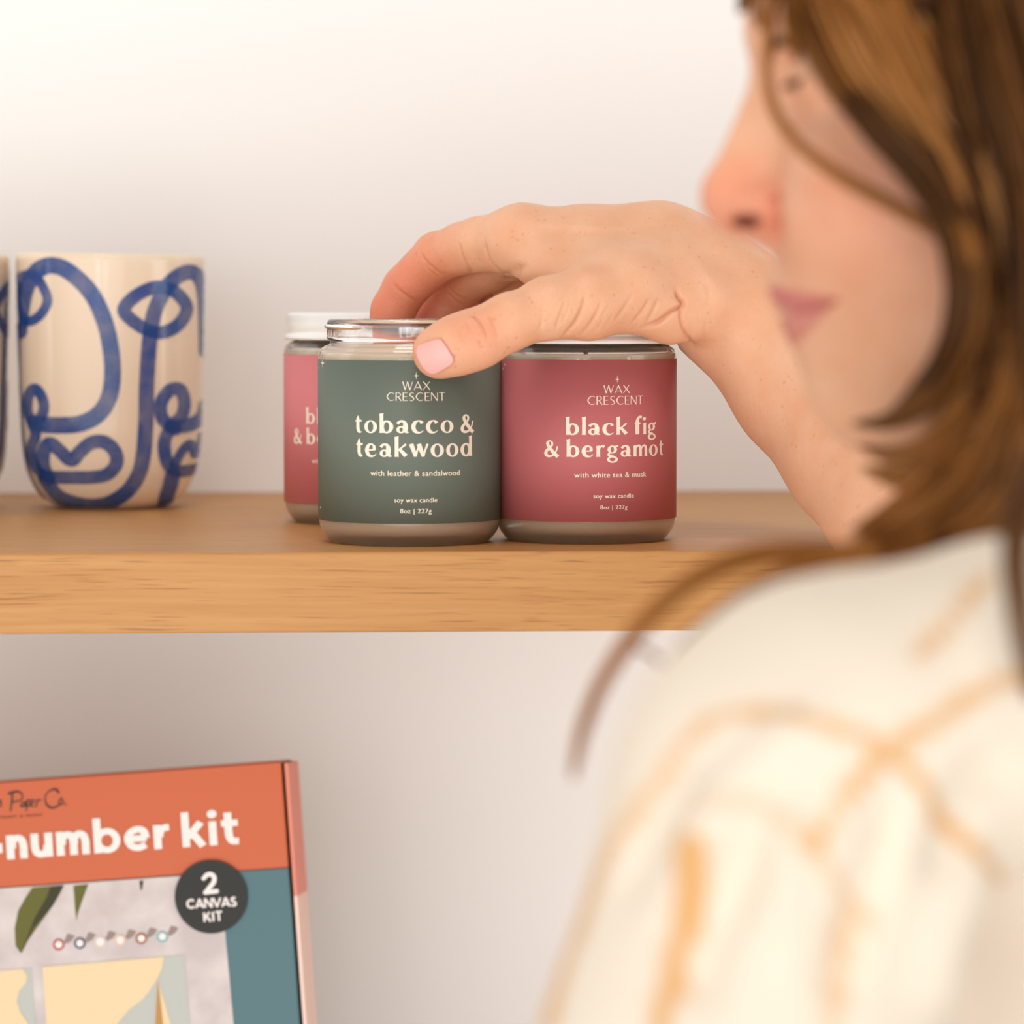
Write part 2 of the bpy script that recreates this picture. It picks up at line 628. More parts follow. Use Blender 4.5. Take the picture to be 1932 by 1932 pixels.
def wrap(vf, name, parent, m, r=JR + 0.00026):
    """lettering in (arc length, height) wrapped on the jar; front faces -Y"""
    v, f = vf
    a = v[:, 0] / JR
    if v.shape[1] > 2:
        r = r + v[:, 2]
    V = np.stack([r * np.sin(a), -r * np.cos(a), v[:, 1]], 1)
    return mesh_obj(name, V, f, m, parent, smooth=False)


def jar_lid(parent):
    prof = [(0.0, 0.0902), (0.030, 0.0902), (0.0322, 0.0904), (0.0336, 0.0903), (0.0344, 0.0898)]
    n = 180
    V, Fc = [], []
    rows = [(0.0, 0.0900, 0), (0.029, 0.0900, 0), (0.0325, 0.0905, 0), (0.0340, 0.0902, 0), (0.0346, 0.0893, 1), (0.0346, 0.0880, 1), (0.0346, 0.0866, 1), (0.0347, 0.0858, 0), (0.0346, 0.0838, 0), (0.0343, 0.0828, 0), (0.0340, 0.0822, 0), (0.0342, 0.0816, 0), (0.0354, 0.0809, 0), (0.0360, 0.0801, 0), (0.0361, 0.0793, 0), (0.0356, 0.0788, 0), (0.0345, 0.0788, 0), (0.0335, 0.0792, 0), (0.0335, 0.0888, 0), (0.0, 0.0888, 0)]
    for i in range(n):
        a = 2 * math.pi * i / n
        for r, z, k in rows:
            rr = r + (0.00045 * (1 if i % 2 else -1) if k else 0)
            V.append((rr * math.cos(a), rr * math.sin(a), z))
    m = len(rows)
    for i in range(n):
        j = (i + 1) % n
        for k in range(m - 1):
            Fc.append((i * m + k, j * m + k, j * m + k + 1, i * m + k + 1))
    return mesh_obj('lid', V, Fc, m_lid, parent)


def make_jar(cx_px, base_px, label, group, lines_fn, label_mat, wax_top, lid, rot_px):
    yb = PZ(cx_px, base_px, 0.0)
    yc = yb[1] + 0.0312
    c = P(cx_px, base_px, yc)
    root = empty('candle_jar', (c[0], c[1], 0.0), label, 'candle jar', group)
    jar_glass(root)
    jar_wax(root, wax_top)
    lb = jar_label(root, label_mat)
    if lid:
        jar_lid(root)
    pxm = FPX / (yc - JR)          # pixels per metre on the label's front
    Rpx = JR * FPX / yc
    # the jar is turned so that its front faces the room; text positions are measured in the photo
    view = math.atan2(c[0], c[1])  # direction from which the camera sees this jar

    def U(px):
        return JR * (math.asin(max(-.99, min(.99, (px - cx_px) / Rpx))) - view)

    def Z(py):
        return P(cx_px, py, yc - JR)[2]
    for nm, vf in lines_fn(U, Z):
        wrap(vf, nm, lb, m_ink)
    return root


def label_lines(spec):
    def fn(U, Z):
        out = []
        for kind, s, x0, x1, base, top in spec:
            if kind == 'serif':
                vf = fit(set_line(s, serif_glyph, .17, .42), U(x0), U(x1), Z(base), Z(top) - Z(base), 1.6)
                out.append(('scent_lettering', vf))
            elif kind == 'caps':
                vf = fit(set_line(s, caps_glyph, .12, .4), U(x0), U(x1), Z(base), Z(top) - Z(base), 1.0)
                out.append(('maker_lettering', vf))
            elif kind == 'star':
                out.append(('star_mark', star2(U(x0), Z(base), x1 / 4860, top / 4860)))
            else:
                va, fa = text2(s, 0.0, 1.06)
                vb = va + np.array([0.022, 0.0])
                vf = merge2([(va, fa), (vb, fa)])
                href = 0.727
                out.append(('small_lettering', fit(vf, U(x0), U(x1), Z(base), Z(top) - Z(base), href)))
        return out
    return fn


SAGE = [('star', '', 785.5, 5, 709, 8), ('caps', 'WAX', 760, 811, 735.5, 720), ('caps', 'CRESCENT', 731.5, 838, 756.3, 740.6),
        ('serif', 'tobacco &', 673.5, 892, 817, 779.5), ('serif', 'teakwood', 675.5, 888, 862, 822.8),
        ('small', 'with leather & sandalwood', 701.4, 865, 898, 887.5), ('small', 'soy wax candle', 744.7, 823.6, 947.8, 938.5),
        ('small', '8oz | 227g', 755.5, 813.3, 968.3, 959.5), ('star', '', 612, 12, 687, 10), ('star', '', 604.5, 8, 697, 4), ('star', '', 607, 8, 965, 4)]
ROSE = [('star', '', 1162.7, 5, 715.8, 8), ('caps', 'WAX', 1137.3, 1185.5, 742, 727), ('caps', 'CRESCENT', 1107.8, 1209.8, 763.7, 747.4),
        ('serif', 'black fig', 1068, 1234.4, 820.4, 786), ('serif', '& bergamot', 1028.6, 1248, 862, 828),
        ('small', 'with white tea & musk', 1083.7, 1216.3, 901, 891), ('small', 'soy wax candle', 1119, 1193.5, 940, 931.4),
        ('small', '8oz | 227g', 1131.6, 1181.6, 961, 953.4), ('star', '', 955, 6, 690, 7), ('star', '', 951, 4, 698, 4)]
jar_sage = make_jar(773, 1031.5, 'open candle jar with sage label under the reaching hand', 'candle jars on the oak shelf', label_lines(SAGE), m_sage, 0.0752, False, 0)
jar_rose = make_jar(1105, 1027.5, 'lidded candle jar with rose label standing beside the sage one', 'candle jars on the oak shelf', label_lines(ROSE), m_rose, 0.0746, True, 0)
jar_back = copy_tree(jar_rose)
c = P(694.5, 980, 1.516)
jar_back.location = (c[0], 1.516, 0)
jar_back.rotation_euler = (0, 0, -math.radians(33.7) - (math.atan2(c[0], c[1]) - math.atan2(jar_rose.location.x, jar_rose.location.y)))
m_rose_lit = mat('rose_label_paper_lit', lin(214, 124, 126), 0.55, 0.3)  # the same rose label, its stronger light put into a paler colour
bump_noise(m_rose_lit, 900, 0.05, 0.0003)
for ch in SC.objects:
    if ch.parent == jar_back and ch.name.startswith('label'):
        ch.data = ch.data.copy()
        ch.data.materials[0] = m_rose_lit
tag(jar_back, 'lidded candle jar with rose label half hidden behind the sage jar', 'candle jar', 'candle jars on the oak shelf')

# ------------------------------------------------------------------ painted tumblers
m_ceramic = mat('cream_glazed_ceramic', lin(236, 214, 188), 0.10, 0.5)
m_blue = mat('cobalt_brush_paint', lin(34, 78, 150), 0.10, 0.5)
nt, N, L, b = nodes(m_blue)
tr = N.new('ShaderNodeBsdfTransparent')
mixs = N.new('ShaderNodeMixShader')
nz = N.new('ShaderNodeTexNoise')
nz.inputs['Scale'].default_value = 90.0
nz.inputs['Detail'].default_value = 3.0
tcn = N.new('ShaderNodeTexCoord')
L.new(tcn.outputs['Object'], nz.inputs['Vector'])
mr = N.new('ShaderNodeMapRange')
mr.inputs['From Min'].default_value = 0.3
mr.inputs['From Max'].default_value = 0.7
mr.inputs['To Min'].default_value = 0.58
mr.inputs['To Max'].default_value = 0.86
L.new(nz.outputs[0], mr.inputs['Value'])
L.new(mr.outputs[0], mixs.inputs[0])
L.new(tr.outputs[0], mixs.inputs[1])
L.new(b.outputs[0], mixs.inputs[2])
L.new(mixs.outputs[0], N['Material Output'].inputs['Surface'])

MUG_CX = 211.5
MUG_Y = PZ(MUG_CX, 962.0, 0.0)[1] + 0.0235
mug_prof_px = [(480, 176.5), (560, 175), (700, 171.5), (800, 168.5), (850, 165), (880, 160), (905, 151), (925, 141), (940, 129), (950, 115), (956, 102), (959, 92)]


def mug_z(py):
    return P(MUG_CX, py, MUG_Y)[2]


MS = MUG_Y / FPX
zb = mug_z(959)
mug_outer = [(r * MS, (mug_z(py) - zb * max(0, 1 - (959 - py) / 120))) for py, r in mug_prof_px]
mug_outer = [(r, max(z, 0.0)) for r, z in mug_outer]
MUG_H = mug_outer[0][1]
_mz = np.array([p[1] for p in mug_outer])[::-1]
_mr = np.array([p[0] for p in mug_outer])[::-1]


def mug_radius(z):
    return np.interp(z, _mz, _mr)


def tilt_rim(V):
    V = np.asarray(V, float).copy()
    V[:, 2] += -0.020 * V[:, 0] * np.clip(V[:, 2] / MUG_H, 0, 1) ** 2
    return V


mug = empty('tumbler', (P(MUG_CX, 960, MUG_Y)[0], MUG_Y, 0.0), 'cream ceramic tumbler painted with blue line faces, seen whole', 'tumbler', 'painted tumblers')
prof_o = smooth_prof(mug_outer, 5)
_mz = np.array([p[1] for p in prof_o])[::-1]
_mr = np.array([p[0] for p in prof_o])[::-1]
wall_t = 0.0032
inner = [(max(r - wall_t, 0.0), max(z, 0.006)) for r, z in prof_o][3:]
prof = [(prof_o[0][0] - wall_t, MUG_H - .0012), (prof_o[0][0] - .0022, MUG_H), (prof_o[0][0] - .0009, MUG_H)] + [(prof_o[0][0], MUG_H - .001)] + prof_o[1:] + [(0.018, 0.0), (0.0, 0.0008)]
prof = [(0.0, 0.006)] + [p for p in reversed(inner)] + prof
V, Fc = lathe_vf(prof, 128)
mesh_obj('cup_body', tilt_rim(V), Fc, m_ceramic, mug)
Kc = 3.45
strokes = [
    ([(170, 290), (250, 285), (312, 370), (332, 450), (285, 535), (205, 578), (148, 520), (128, 430), (140, 330)], 62, True),
    ([(150, 640), (160, 540), (178, 440), (210, 340), (270, 255), (350, 220), (440, 240), (540, 315), (620, 410), (680, 540), (718, 680), (738, 850), (728, 1000), (690, 1105), (620, 1180), (520, 1222), (400, 1232), (300, 1230), (245, 1222)], 106, False),
    ([(262, 1235), (305, 1130), (285, 1040), (242, 1005), (205, 1060), (200, 1150), (232, 1230), (250, 1300), (222, 1380), (228, 1460), (262, 1530), (320, 1575)], 70, False),
    ([(330, 1580), (300, 1500), (300, 1420), (320, 1365), (352, 1352), (400, 1390), (475, 1455), (530, 1400), (600, 1342), (680, 1335), (745, 1390), (760, 1470), (700, 1545), (600, 1566), (450, 1570), (340, 1572)], 88, False),
    ([(310, 1590), (380, 1690), (480, 1738), (600, 1758), (720, 1734), (830, 1655), (900, 1540), (930, 1400), (945, 1200), (950, 1000), (958, 850), (970, 700), (992, 550), (1025, 450), (1080, 345), (1160, 270), (1240, 245), (1300, 290), (1328, 400), (1336, 560), (1338, 760)], 98, False),
    ([(812, 490), (880, 410), (1000, 350), (1110, 362), (1188, 430), (1208, 500), (1150, 590), (1050, 638), (950, 618), (850, 550)], 84, True),
    ([(1130, 1260), (1050, 1190), (1040, 1090), (1095, 1010), (1160, 1005), (1190, 1080), (1175, 1170), (1110, 1240), (1065, 1320), (1062, 1410), (1085, 1490), (1140, 1535), (1210, 1540), (1300, 1535)], 84, False),
    ([(1100, 1240), (1200, 1240), (1270, 1220), (1315, 1180), (1330, 1120)], 92, False),
    ([(1120, 1500), (1160, 1425), (1205, 1370), (1238, 1370), (1262, 1435), (1288, 1400), (1312, 1320)], 62, False),
    ([(1112, 1560), (1092, 1650), (1070, 1720), (1060, 1800)], 100, False),
    ([(148, 600), (148, 900), (158, 1200), (175, 1400), (222, 1600), (300, 1725)], 26, False),
]
VV, FF, off = [], [], 0
for k, (pts, w, closed) in enumerate(strokes):
    q = [(x / Kc, y / Kc + 440, w / Kc) for x, y in pts]
    # the brush line follows the curved wall: apparent positions turned into angles round the cup
    v2, f2 = ribbon(q, 10, closed, cap=True)
    L_, R_ = v2[0::2], v2[1::2]
    NA = 9
    t_ = np.linspace(0, 1, NA)
    v2 = (L_[:, None, :] * (1 - t_)[None, :, None] + R_[:, None, :] * t_[None, :, None]).reshape(-1, 2)
    nn = len(L_)
    f2 = [(i * NA + c_, ((i + 1) % nn) * NA + c_, ((i + 1) % nn) * NA + c_ + 1, i * NA + c_ + 1) for i in range(nn if closed else nn - 1) for c_ in range(NA - 1)]
    zz = np.clip(np.array([mug_z(y) for y in v2[:, 1]]) - zb * np.clip(1 - (959 - v2[:, 1]) / 120, 0, 1), 0.0009, MUG_H - .0008)
    R = mug_radius(zz)
    a = np.arcsin(np.clip((v2[:, 0] - MUG_CX) * MS / R, -.992, .992)) - math.atan2(mug.location.x, mug.location.y)
    R = R + 0.00012 + 0.00005 * k
    VV.append(np.stack([R * np.sin(a), -R * np.cos(a), zz], 1))
    FF += [tuple(i + off for i in q_) for q_ in f2]
    off += len(v2)
mesh_obj('painted_face', tilt_rim(np.vstack(VV)), FF, m_blue, mug)
mug2 = copy_tree(mug)
c = P(-157.0, 960, MUG_Y)
mug2.location = (c[0], MUG_Y, 0)
mug2.rotation_euler = (0, 0, math.radians(52))
tag(mug2, 'cream ceramic tumbler with blue painted lines, cut off at the left edge', 'tumbler', 'painted tumblers')

# ------------------------------------------------------------------ painting kit box, lower shelf
m_orange = mat('terracotta_print', lin(200, 98, 58), 0.45, 0.4)
m_teal = mat('dusty_teal_print', lin(80, 114, 120), 0.45, 0.4)
m_salmon = mat('salmon_side_print', lin(226, 138, 118), 0.5, 0.3)
m_pinkside = mat('pale_pink_side_print', lin(238, 205, 192), 0.5, 0.3)
m_black = mat('charcoal_print', lin(48, 48, 44), 0.5, 0.3)
m_white = mat('white_print', lin(240, 232, 226), 0.5, 0.3)
m_photo = mat('pale_grey_photo_print', lin(206, 194, 190), 0.45, 0.35)
nz = bump_noise(m_photo, 60, 0.0)
ntp, Np, Lp, bp_ = nodes(m_photo)
rp = Np.new('ShaderNodeValToRGB')
rp.color_ramp.elements[0].position, rp.color_ramp.elements[0].color = 0.35, lin(196, 183, 180)
rp.color_ramp.elements[1].position, rp.color_ramp.elements[1].color = 0.65, lin(214, 204, 200)
Lp.new(nz.outputs[0], rp.inputs[0])
Lp.new(rp.outputs[0], bp_.inputs['Base Color'])
m_leaf = mat('olive_leaf_print', lin(100, 98, 38), 0.5, 0.3)
m_leafd = mat('dark_leaf_print', lin(58, 56, 28), 0.5, 0.3)
m_canvas = mat('cream_canvas_print', lin(232, 208, 166), 0.5, 0.3)
m_canvas2 = mat('blue_grey_canvas_print', lin(188, 190, 182), 0.5, 0.3)
m_tan = mat('tan_spire_print', lin(192, 138, 74), 0.5, 0.3)
m_edge = mat('dark_board_edge', lin(52, 46, 34), 0.8, 0.2)

BY = 1.53
corner = P(530, 1437, BY)
e_r = np.array([0.99, -0.12, 0.0815]); e_r /= np.linalg.norm(e_r)
e_d = np.array([0.0, -0.11, -1.0]); e_d[0] = -(e_d[1] * e_r[1] + e_d[2] * e_r[2]) / e_r[0]; e_d /= np.linalg.norm(e_d)
e_n = np.cross(e_r, e_d)          # points away from the viewer, into the box
if e_n[1] < 0:
    e_n = -e_n
BW, BH, BT = 0.30, 0.30, 0.034
kit = bpy.data.objects.new('painting_kit_box', None)
C.objects.link(kit)
kit.matrix_world = Matrix(((e_r[0], e_n[0], -e_d[0], corner[0]), (e_r[1], e_n[1], -e_d[1], corner[1]), (e_r[2], e_n[2], -e_d[2], corner[2]), (0, 0, 0, 1)))
tag(kit, 'terracotta and teal painting kit box leaning below the oak shelf', 'box')


def K(px, py):
    """photograph pixel -> (x along the front, z up) on the box front"""
    r = ray(px, py)
    t = ((corner - CAM) @ e_n) / (r @ e_n)
    d = CAM + r * t - corner
    return d @ e_r, -(d @ e_d)


PXK = BY / FPX


def kit_flat(name, pts, m, y, parent, faces=None):
    V = [(x, y, z) for x, z in pts]
    return mesh_obj(name, V, faces or [tuple(range(len(V)))], m, parent, smooth=False)


# body: front panel in two print colours with a closed shell behind it
split = K(545, 1636)[1]
v1, f1 = box_vf(-BW, 0, 0.0, BT, -BH, split)
v2, f2 = box_vf(-BW, 0, 0.0, BT, split, 0.0)
V = v1 + v2
Fc = f1 + [tuple(i + 8 for i in q) for q in f2]
kb = mesh_obj('box_body', V, Fc, None, kit, smooth=False, mats=[m_teal, m_orange], mat_idx=[0] * 6 + [1] * 6)
bevel(kb, 0.0006, 2)
# the outer sleeve flap along the right side, with the dark board edge between
gx = 0.0014
v, f = box_vf(0.0, gx, 0.003, BT - .004, -BH, -0.0006)
mesh_obj('board_edge', v, f, m_edge, kit, smooth=False)
fs = K(568, 1690)[1]
v1, f1 = box_vf(gx, gx + .0016, 0.0006, BT, -BH, fs)
v2, f2 = box_vf(gx, gx + .0016, 0.0006, BT, fs, -0.0008)
mesh_obj('side_flap', v1 + v2, f1 + [tuple(i + 8 for i in q) for q in f2], None, kit, smooth=False, mats=[m_pinkside, m_salmon], mat_idx=[0] * 6 + [1] * 6)


def kit_text(s, name, m, x0y, x1y, h_px, offset, parent, y=-0.0005, spacing=1.0, href=None):
    """flat lettering from its left and right baseline ends in the photograph"""
    v, f = text2(s, offset, spacing)
    a, b_ = np.array(K(*x0y)), np.array(K(*x1y))
    d = b_ - a
    lw = np.linalg.norm(d)
    d = d / lw
    nrm = np.array([-d[1], d[0]])
    x0, x1 = v[:, 0].min(), v[:, 0].max()
    hh = href or v[:, 1].max()
    sx, sy = lw / (x1 - x0), h_px * PXK / hh
    Q = a + np.outer((v[:, 0] - x0) * sx, d) + np.outer(v[:, 1] * sy, nrm)
    return mesh_obj(name, [(q[0], y, q[1]) for q in Q], f, m, parent, smooth=False)


# '-number kit' in rounded bold strokes
W_ = 0.27


def bold_glyph(ch):
    Rb = lambda *p, **k: ribbon([(x, y, W_) for x, y in p], cap=False, **k)
    St = lambda *p: ribbon([(x, y, W_) for x, y in p], smooth=False)
    arch = lambda x: Rb((x, .45), (x + .03, .72), (x + .17, .86), (x + .33, .8), (x + .4, .55), (x + .4, .3), (x + .4, 0))
    if ch == '-':
        return [St((0, .5), (.45, .5))], .5
    if ch == 'n':
        return [St((.14, 0), (.14, 1)), arch(.2)], .76
    if ch == 'm':
        return [St((.14, 0), (.14, 1)), arch(.2), arch(.62)], 1.2
    if ch == 'u':
        return [St((.62, 0), (.62, 1)), Rb((.14, 1), (.14, .45), (.2, .2), (.36, .12), (.52, .22), (.58, .5))], .78
    if ch == 'b':
        return [St((.14, 0), (.14, 1.45)), ring2(.47, .5, .46, .52, .2, .26)], .96
    if ch == 'e':
        return [Rb((.2, .5), (.5, .5), (.78, .5)), Rb((.76, .5), (.68, .8), (.46, .88), (.22, .74), (.14, .5), (.24, .22), (.48, .12), (.74, .22))], .92
    if ch == 'r':
        return [St((.14, 0), (.14, 1)), Rb((.2, .5), (.26, .76), (.4, .87), (.56, .88))], .56
    if ch == 'k':
        return [St((.14, 0), (.14, 1.45)), St((.22, .4), (.68, 1)), St((.36, .6), (.72, 0))], .84
    if ch == 'i':
        return [St((.14, 0), (.14, 1)), ring2(.14, 1.3, .17, .17, .001, .001)], .3
    if ch == 't':
        return [Rb((.28, 1.32), (.28, .7), (.3, .32), (.4, .14), (.62, .12)), St((.04, .88), (.62, .88))], .62
    return [], .3


def kit_drawn(vf, name, m, a_px, b_px, h_px, href, parent, y):
    v, f = vf
    a, b_ = np.array(K(*a_px)), np.array(K(*b_px))
    d = b_ - a
    lw = np.linalg.norm(d)
    d = d / lw
    nrm = np.array([-d[1], d[0]])
    x0, x1 = v[:, 0].min(), v[:, 0].max()
    Q = a + np.outer((v[:, 0] - x0) * lw / (x1 - x0), d) + np.outer(v[:, 1] * h_px * PXK / href, nrm)
    return mesh_obj(name, [(q[0], y - e[2], q[1]) for q, e in zip(Q, v)], f, m, parent, smooth=False)


kit_drawn(set_line('number kit', bold_glyph, .1, .32), 'title_lettering', m_white, (14, 1621.5), (452, 1591.5), 66, 1.45, kit, -0.0004)
v, f = ribbon([(-.5, 0, 1), (.5, 0, 1)], smooth=False)
a = np.array(K(-22, 1602)); b_ = np.array(K(5, 1600))
kit_flat('title_hyphen', [tuple(a + (0, .0021)), tuple(a - (0, .0021)), tuple(b_ - (0, .0021)), tuple(b_ + (0, .0021))], m_white, -0.0004, kit)

# hand lettered maker's name
Z6 = 12.08


def logo(pts):
    return ribbon([(*K(x / Z6, y / Z6 + 1460), w / Z6 * PXK) for x, y, w in pts], 8, cap=True)


lg = [logo([(205, 450, 50), (290, 425, 55), (400, 405, 45), (490, 450, 30), (515, 540, 24), (470, 600, 26), (390, 625, 30), (285, 640, 30)]),
      logo([(285, 430, 36), (275, 600, 36), (262, 720, 34), (245, 850, 26)]),
      logo([(560, 640, 24), (500, 660, 24), (480, 720, 34), (510, 750, 34), (560, 700, 26), (575, 640, 26), (575, 720, 32), (600, 740, 30)]),
      logo([(620, 600, 26), (612, 720, 34), (600, 840, 24)]), logo([(610, 640, 22), (660, 595, 26), (695, 640, 26), (670, 720, 26), (620, 740, 26)]),
      logo([(715, 680, 20), (775, 660, 20), (770, 600, 22), (730, 600, 24), (705, 660, 26), (720, 740, 26), (780, 740, 22)]),
      logo([(840, 600, 24), (838, 690, 26), (825, 750, 22)]), logo([(840, 650, 20), (880, 595, 26), (925, 600, 36)]),
      logo([(1335, 430, 48), (1300, 370, 50), (1230, 350, 46), (1130, 390, 30), (1050, 480, 24), (1030, 590, 26), (1060, 690, 36), (1130, 760, 46), (1220, 775, 46), (1310, 735, 36), (1370, 680, 30)]),
      logo([(1400, 560, 34), (1350, 610, 26), (1360, 680, 34), (1410, 700, 28), (1440, 640, 26), (1400, 560, 28)]), logo([(1495, 690, 30), (1505, 705, 30)]),
      logo([(-40, 760, 30), (10, 740, 30), (25, 650, 28), (5, 600, 26), (-30, 640, 26)])]
v, f = merge2(lg)
mesh_obj('maker_lettering', [(x, -0.0004 - e, z) for x, z, e in v], f, m_black, kit, smooth=False)
kit_text('PAINT & PRINT', 'tagline_lettering', m_black, (1, 1544.5), (80, 1539.5), 4.2, 0.01, kit, -0.0004, 1.25)

# the product photograph printed on the front
q = [K(-60, 1680.5), K(415, 1647.5), K(441, 1932), K(483, 2400), K(-60, 2440)]
photo = kit_flat('printed_photo', q, m_photo, -0.0003, kit)
Z7 = 1932 / 640.0


def pk(x, y):
    return K(x / Z7, y / Z7 + 1400)


kit_flat('printed_leaf', [pk(*p) for p in [(365, 815), (345, 860), (300, 935), (220, 1045), (160, 1130), (122, 1205), (90, 1160), (85, 1060), (105, 960), (150, 880), (185, 830), (270, 822)]], m_leaf, -0.0005, photo)
kit_flat('printed_leaf', [pk(*p) for p in [(365, 815), (300, 935), (190, 1060), (122, 1205), (200, 1000), (270, 880), (290, 822)]], m_leafd, -0.0007, photo)
kit_flat('printed_leaf', [pk(*p) for p in [(420, 818), (505, 808), (470, 900), (445, 975), (437, 1020), (428, 940)]], m_leaf, -0.0005, photo)
kit_flat('printed_leaf', [pk(*p) for p in [(795, 790), (818, 788), (812, 830), (806, 850), (800, 830)]], m_leafd, -0.0005, photo)
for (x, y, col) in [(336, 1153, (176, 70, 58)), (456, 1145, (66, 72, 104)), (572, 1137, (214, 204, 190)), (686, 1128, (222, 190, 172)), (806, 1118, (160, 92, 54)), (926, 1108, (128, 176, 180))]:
    mm = mat('paint_pot_print', lin(*col), 0.5, 0.3)
    cx, cz = pk(x, y)
    rr = 33 / Z7 * PXK
    vv, ff = ring2(cx, cz, rr, rr, rr * .62, rr * .62, 28)
    pot = mesh_obj('printed_paint_pot', [(p[0], -0.0006, p[1]) for p in vv], ff, mm, photo, smooth=False)
    vv, ff = ring2(cx, cz, rr * .62, rr * .62, 0.00001, 0.00001, 24)
    mesh_obj('pot_lid', [(p[0], -0.0006, p[1]) for p in vv], ff, m_white, pot, smooth=False)
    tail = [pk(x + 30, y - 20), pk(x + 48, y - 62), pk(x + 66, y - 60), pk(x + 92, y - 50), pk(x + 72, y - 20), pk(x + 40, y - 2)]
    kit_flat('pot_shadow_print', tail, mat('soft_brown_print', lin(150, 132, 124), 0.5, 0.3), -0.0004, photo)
kit_flat('printed_canvas', [pk(*p) for p in [(-60, 1310), (180, 1284), (260, 2400), (-60, 2420)]], m_canvas2, -0.0005, photo)
kit_flat('printed_canvas_shape', [pk(*p) for p in [(-60, 1308), (130, 1290), (158, 1330), (150, 1370), (110, 1420), (98, 1480), (120, 1540), (170, 1610), (150, 1800), (60, 2000), (-60, 2100)]], m_canvas, -0.0007, photo)
kit_flat('printed_canvas', [pk(*p) for p in [(243, 1279), (1052, 1212), (1110, 1900), (1150, 2350), (320, 2410)]], m_canvas2, -0.0005, photo)
kit_flat('printed_canvas_shape', [pk(*p) for p in [(243, 1279), (935, 1222), (925, 1290), (890, 1360), (850, 1420), (810, 1470), (740, 1520), (690, 1580), (640, 1640), (560, 1820), (600, 2000), (500, 2390), (320, 2405)]], m_canvas, -0.0007, photo)
kit_flat('printed_spire', [pk(*p) for p in [(902, 1355), (985, 1640), (1000, 1780), (920, 1780)]], m_canvas, -0.0007, photo)
kit_flat('printed_spire', [pk(*p) for p in [(902, 1355), (928, 1590), (955, 1780), (862, 1780), (888, 1590)]], m_tan, -0.0009, photo)

# round badge
Z8 = 1717 / 160.0
cx, cz = K(399, 1691.5)
rb = 69.5 * PXK
vv, ff = ring2(cx, cz, rb, rb, 0.00001, 0.00001, 72)
badge = mesh_obj('round_badge', [(p[0], -0.0012, p[1]) for p in vv], ff, m_black, kit, smooth=False)


def b8(x, y):
    return (x / Z8 + 320, y / Z8 + 1600)


two = ribbon([(*K(*b8(x, y)), w / Z8 * PXK) for x, y, w in [(700, 610, 85), (770, 540, 90), (850, 530, 92), (915, 590, 92), (900, 690, 92), (830, 780, 90), (745, 885, 80)]], 8, cap=True)
two2 = ribbon([(*K(*b8(x, y)), 88 / Z8 * PXK) for x, y in [(735, 895), (965, 868)]], smooth=False, cap=True)
v, f = merge2([two, two2])
mesh_obj('badge_lettering', [(x, -0.0015 - e, z) for x, z, e in v], f, m_white, badge, smooth=False)
kit_drawn(set_line('CANVAS', badge_glyph, .1, .4), 'badge_lettering', m_white, b8(355, 1225), b8(1375, 1170), 17.5, 1.0, badge, -0.0015)
kit_drawn(set_line('KIT', badge_glyph, .16, .4), 'badge_lettering', m_white, b8(700, 1490), b8(1085, 1462), 17.5, 1.0, badge, -0.0015)

mw = np.array(kit.matrix_world)
low = min((mw @ np.array([x, y, -BH, 1]))[2] for x in (-BW, 0) for y in (0, BT))
LZ = low - 0.0002
v, f = box_vf(-1.1, 0.95, 1.42, WALL_Y, LZ - 0.031, LZ)
sh2 = mesh_obj('wall_shelf', v, f, m_lid, smooth=False)
bevel(sh2, 0.0012, 3)
tag(sh2, 'lower pale shelf on which the painting kit box stands', 'shelf')


# ------------------------------------------------------------------ the person: one continuous body from blended tapering limbs
def axis(segs):
    out = []
    for a, b, h in segs:
        n = max(1, int(round((b - a) / h)))
        out.append(np.linspace(a, b, n, endpoint=False))
    out.append([segs[-1][1]])
    return np.concatenate(out)


class Field:
    def __init__(self, xs, ys, zs, xr=None):
        self.xs, self.ys, self.zs = xs, ys, zs
        self.F = np.full((len(xs), len(ys), len(zs)), 0.05, np.float32)

    def window(self, lo, hi):
        sl = []
        for ax, a, b in zip((self.xs, self.ys, self.zs), lo, hi):
            i, j = np.searchsorted(ax, a), np.searchsorted(ax, b)
            sl.append(slice(max(i - 1, 0), min(j + 1, len(ax))))
        return tuple(sl)

    def coords(self, sl):
        return (self.xs[sl[0]].astype(np.float32)[:, None, None], self.ys[sl[1]].astype(np.float32)[None, :, None], self.zs[sl[2]].astype(np.float32)[None, None, :])


def d_cone(X, Y, Z, a, b, ra, rb, sy=1.0):
    """tapering limb from a to b, widened by sy along world y"""
    ax, ay, az = a
    dx, dy, dz = b[0] - ax, (b[1] - ay) / sy, b[2] - az
    px, py, pz = X - ax, (Y - ay) / sy, Z - az
    L2 = dx * dx + dy * dy + dz * dz + 1e-12
    t = np.clip((px * dx + py * dy + pz * dz) / L2, 0, 1)
    return np.sqrt((px - t * dx) ** 2 + (py - t * dy) ** 2 + (pz - t * dz) ** 2) - (ra + (rb - ra) * t)


def d_ell(X, Y, Z, c, r):
    k0 = np.sqrt(((X - c[0]) / r[0]) ** 2 + ((Y - c[1]) / r[1]) ** 2 + ((Z - c[2]) / r[2]) ** 2)
    k1 = np.sqrt(((X - c[0]) / r[0] ** 2) ** 2 + ((Y - c[1]) / r[1] ** 2) ** 2 + ((Z - c[2]) / r[2] ** 2) ** 2)
    return k0 * (k0 - 1.0) / np.maximum(k1, 1e-6)


def smin(a, b, k):
    h = np.maximum(k - np.abs(a - b), 0) / k
    return np.minimum(a, b) - h * h * k * 0.25


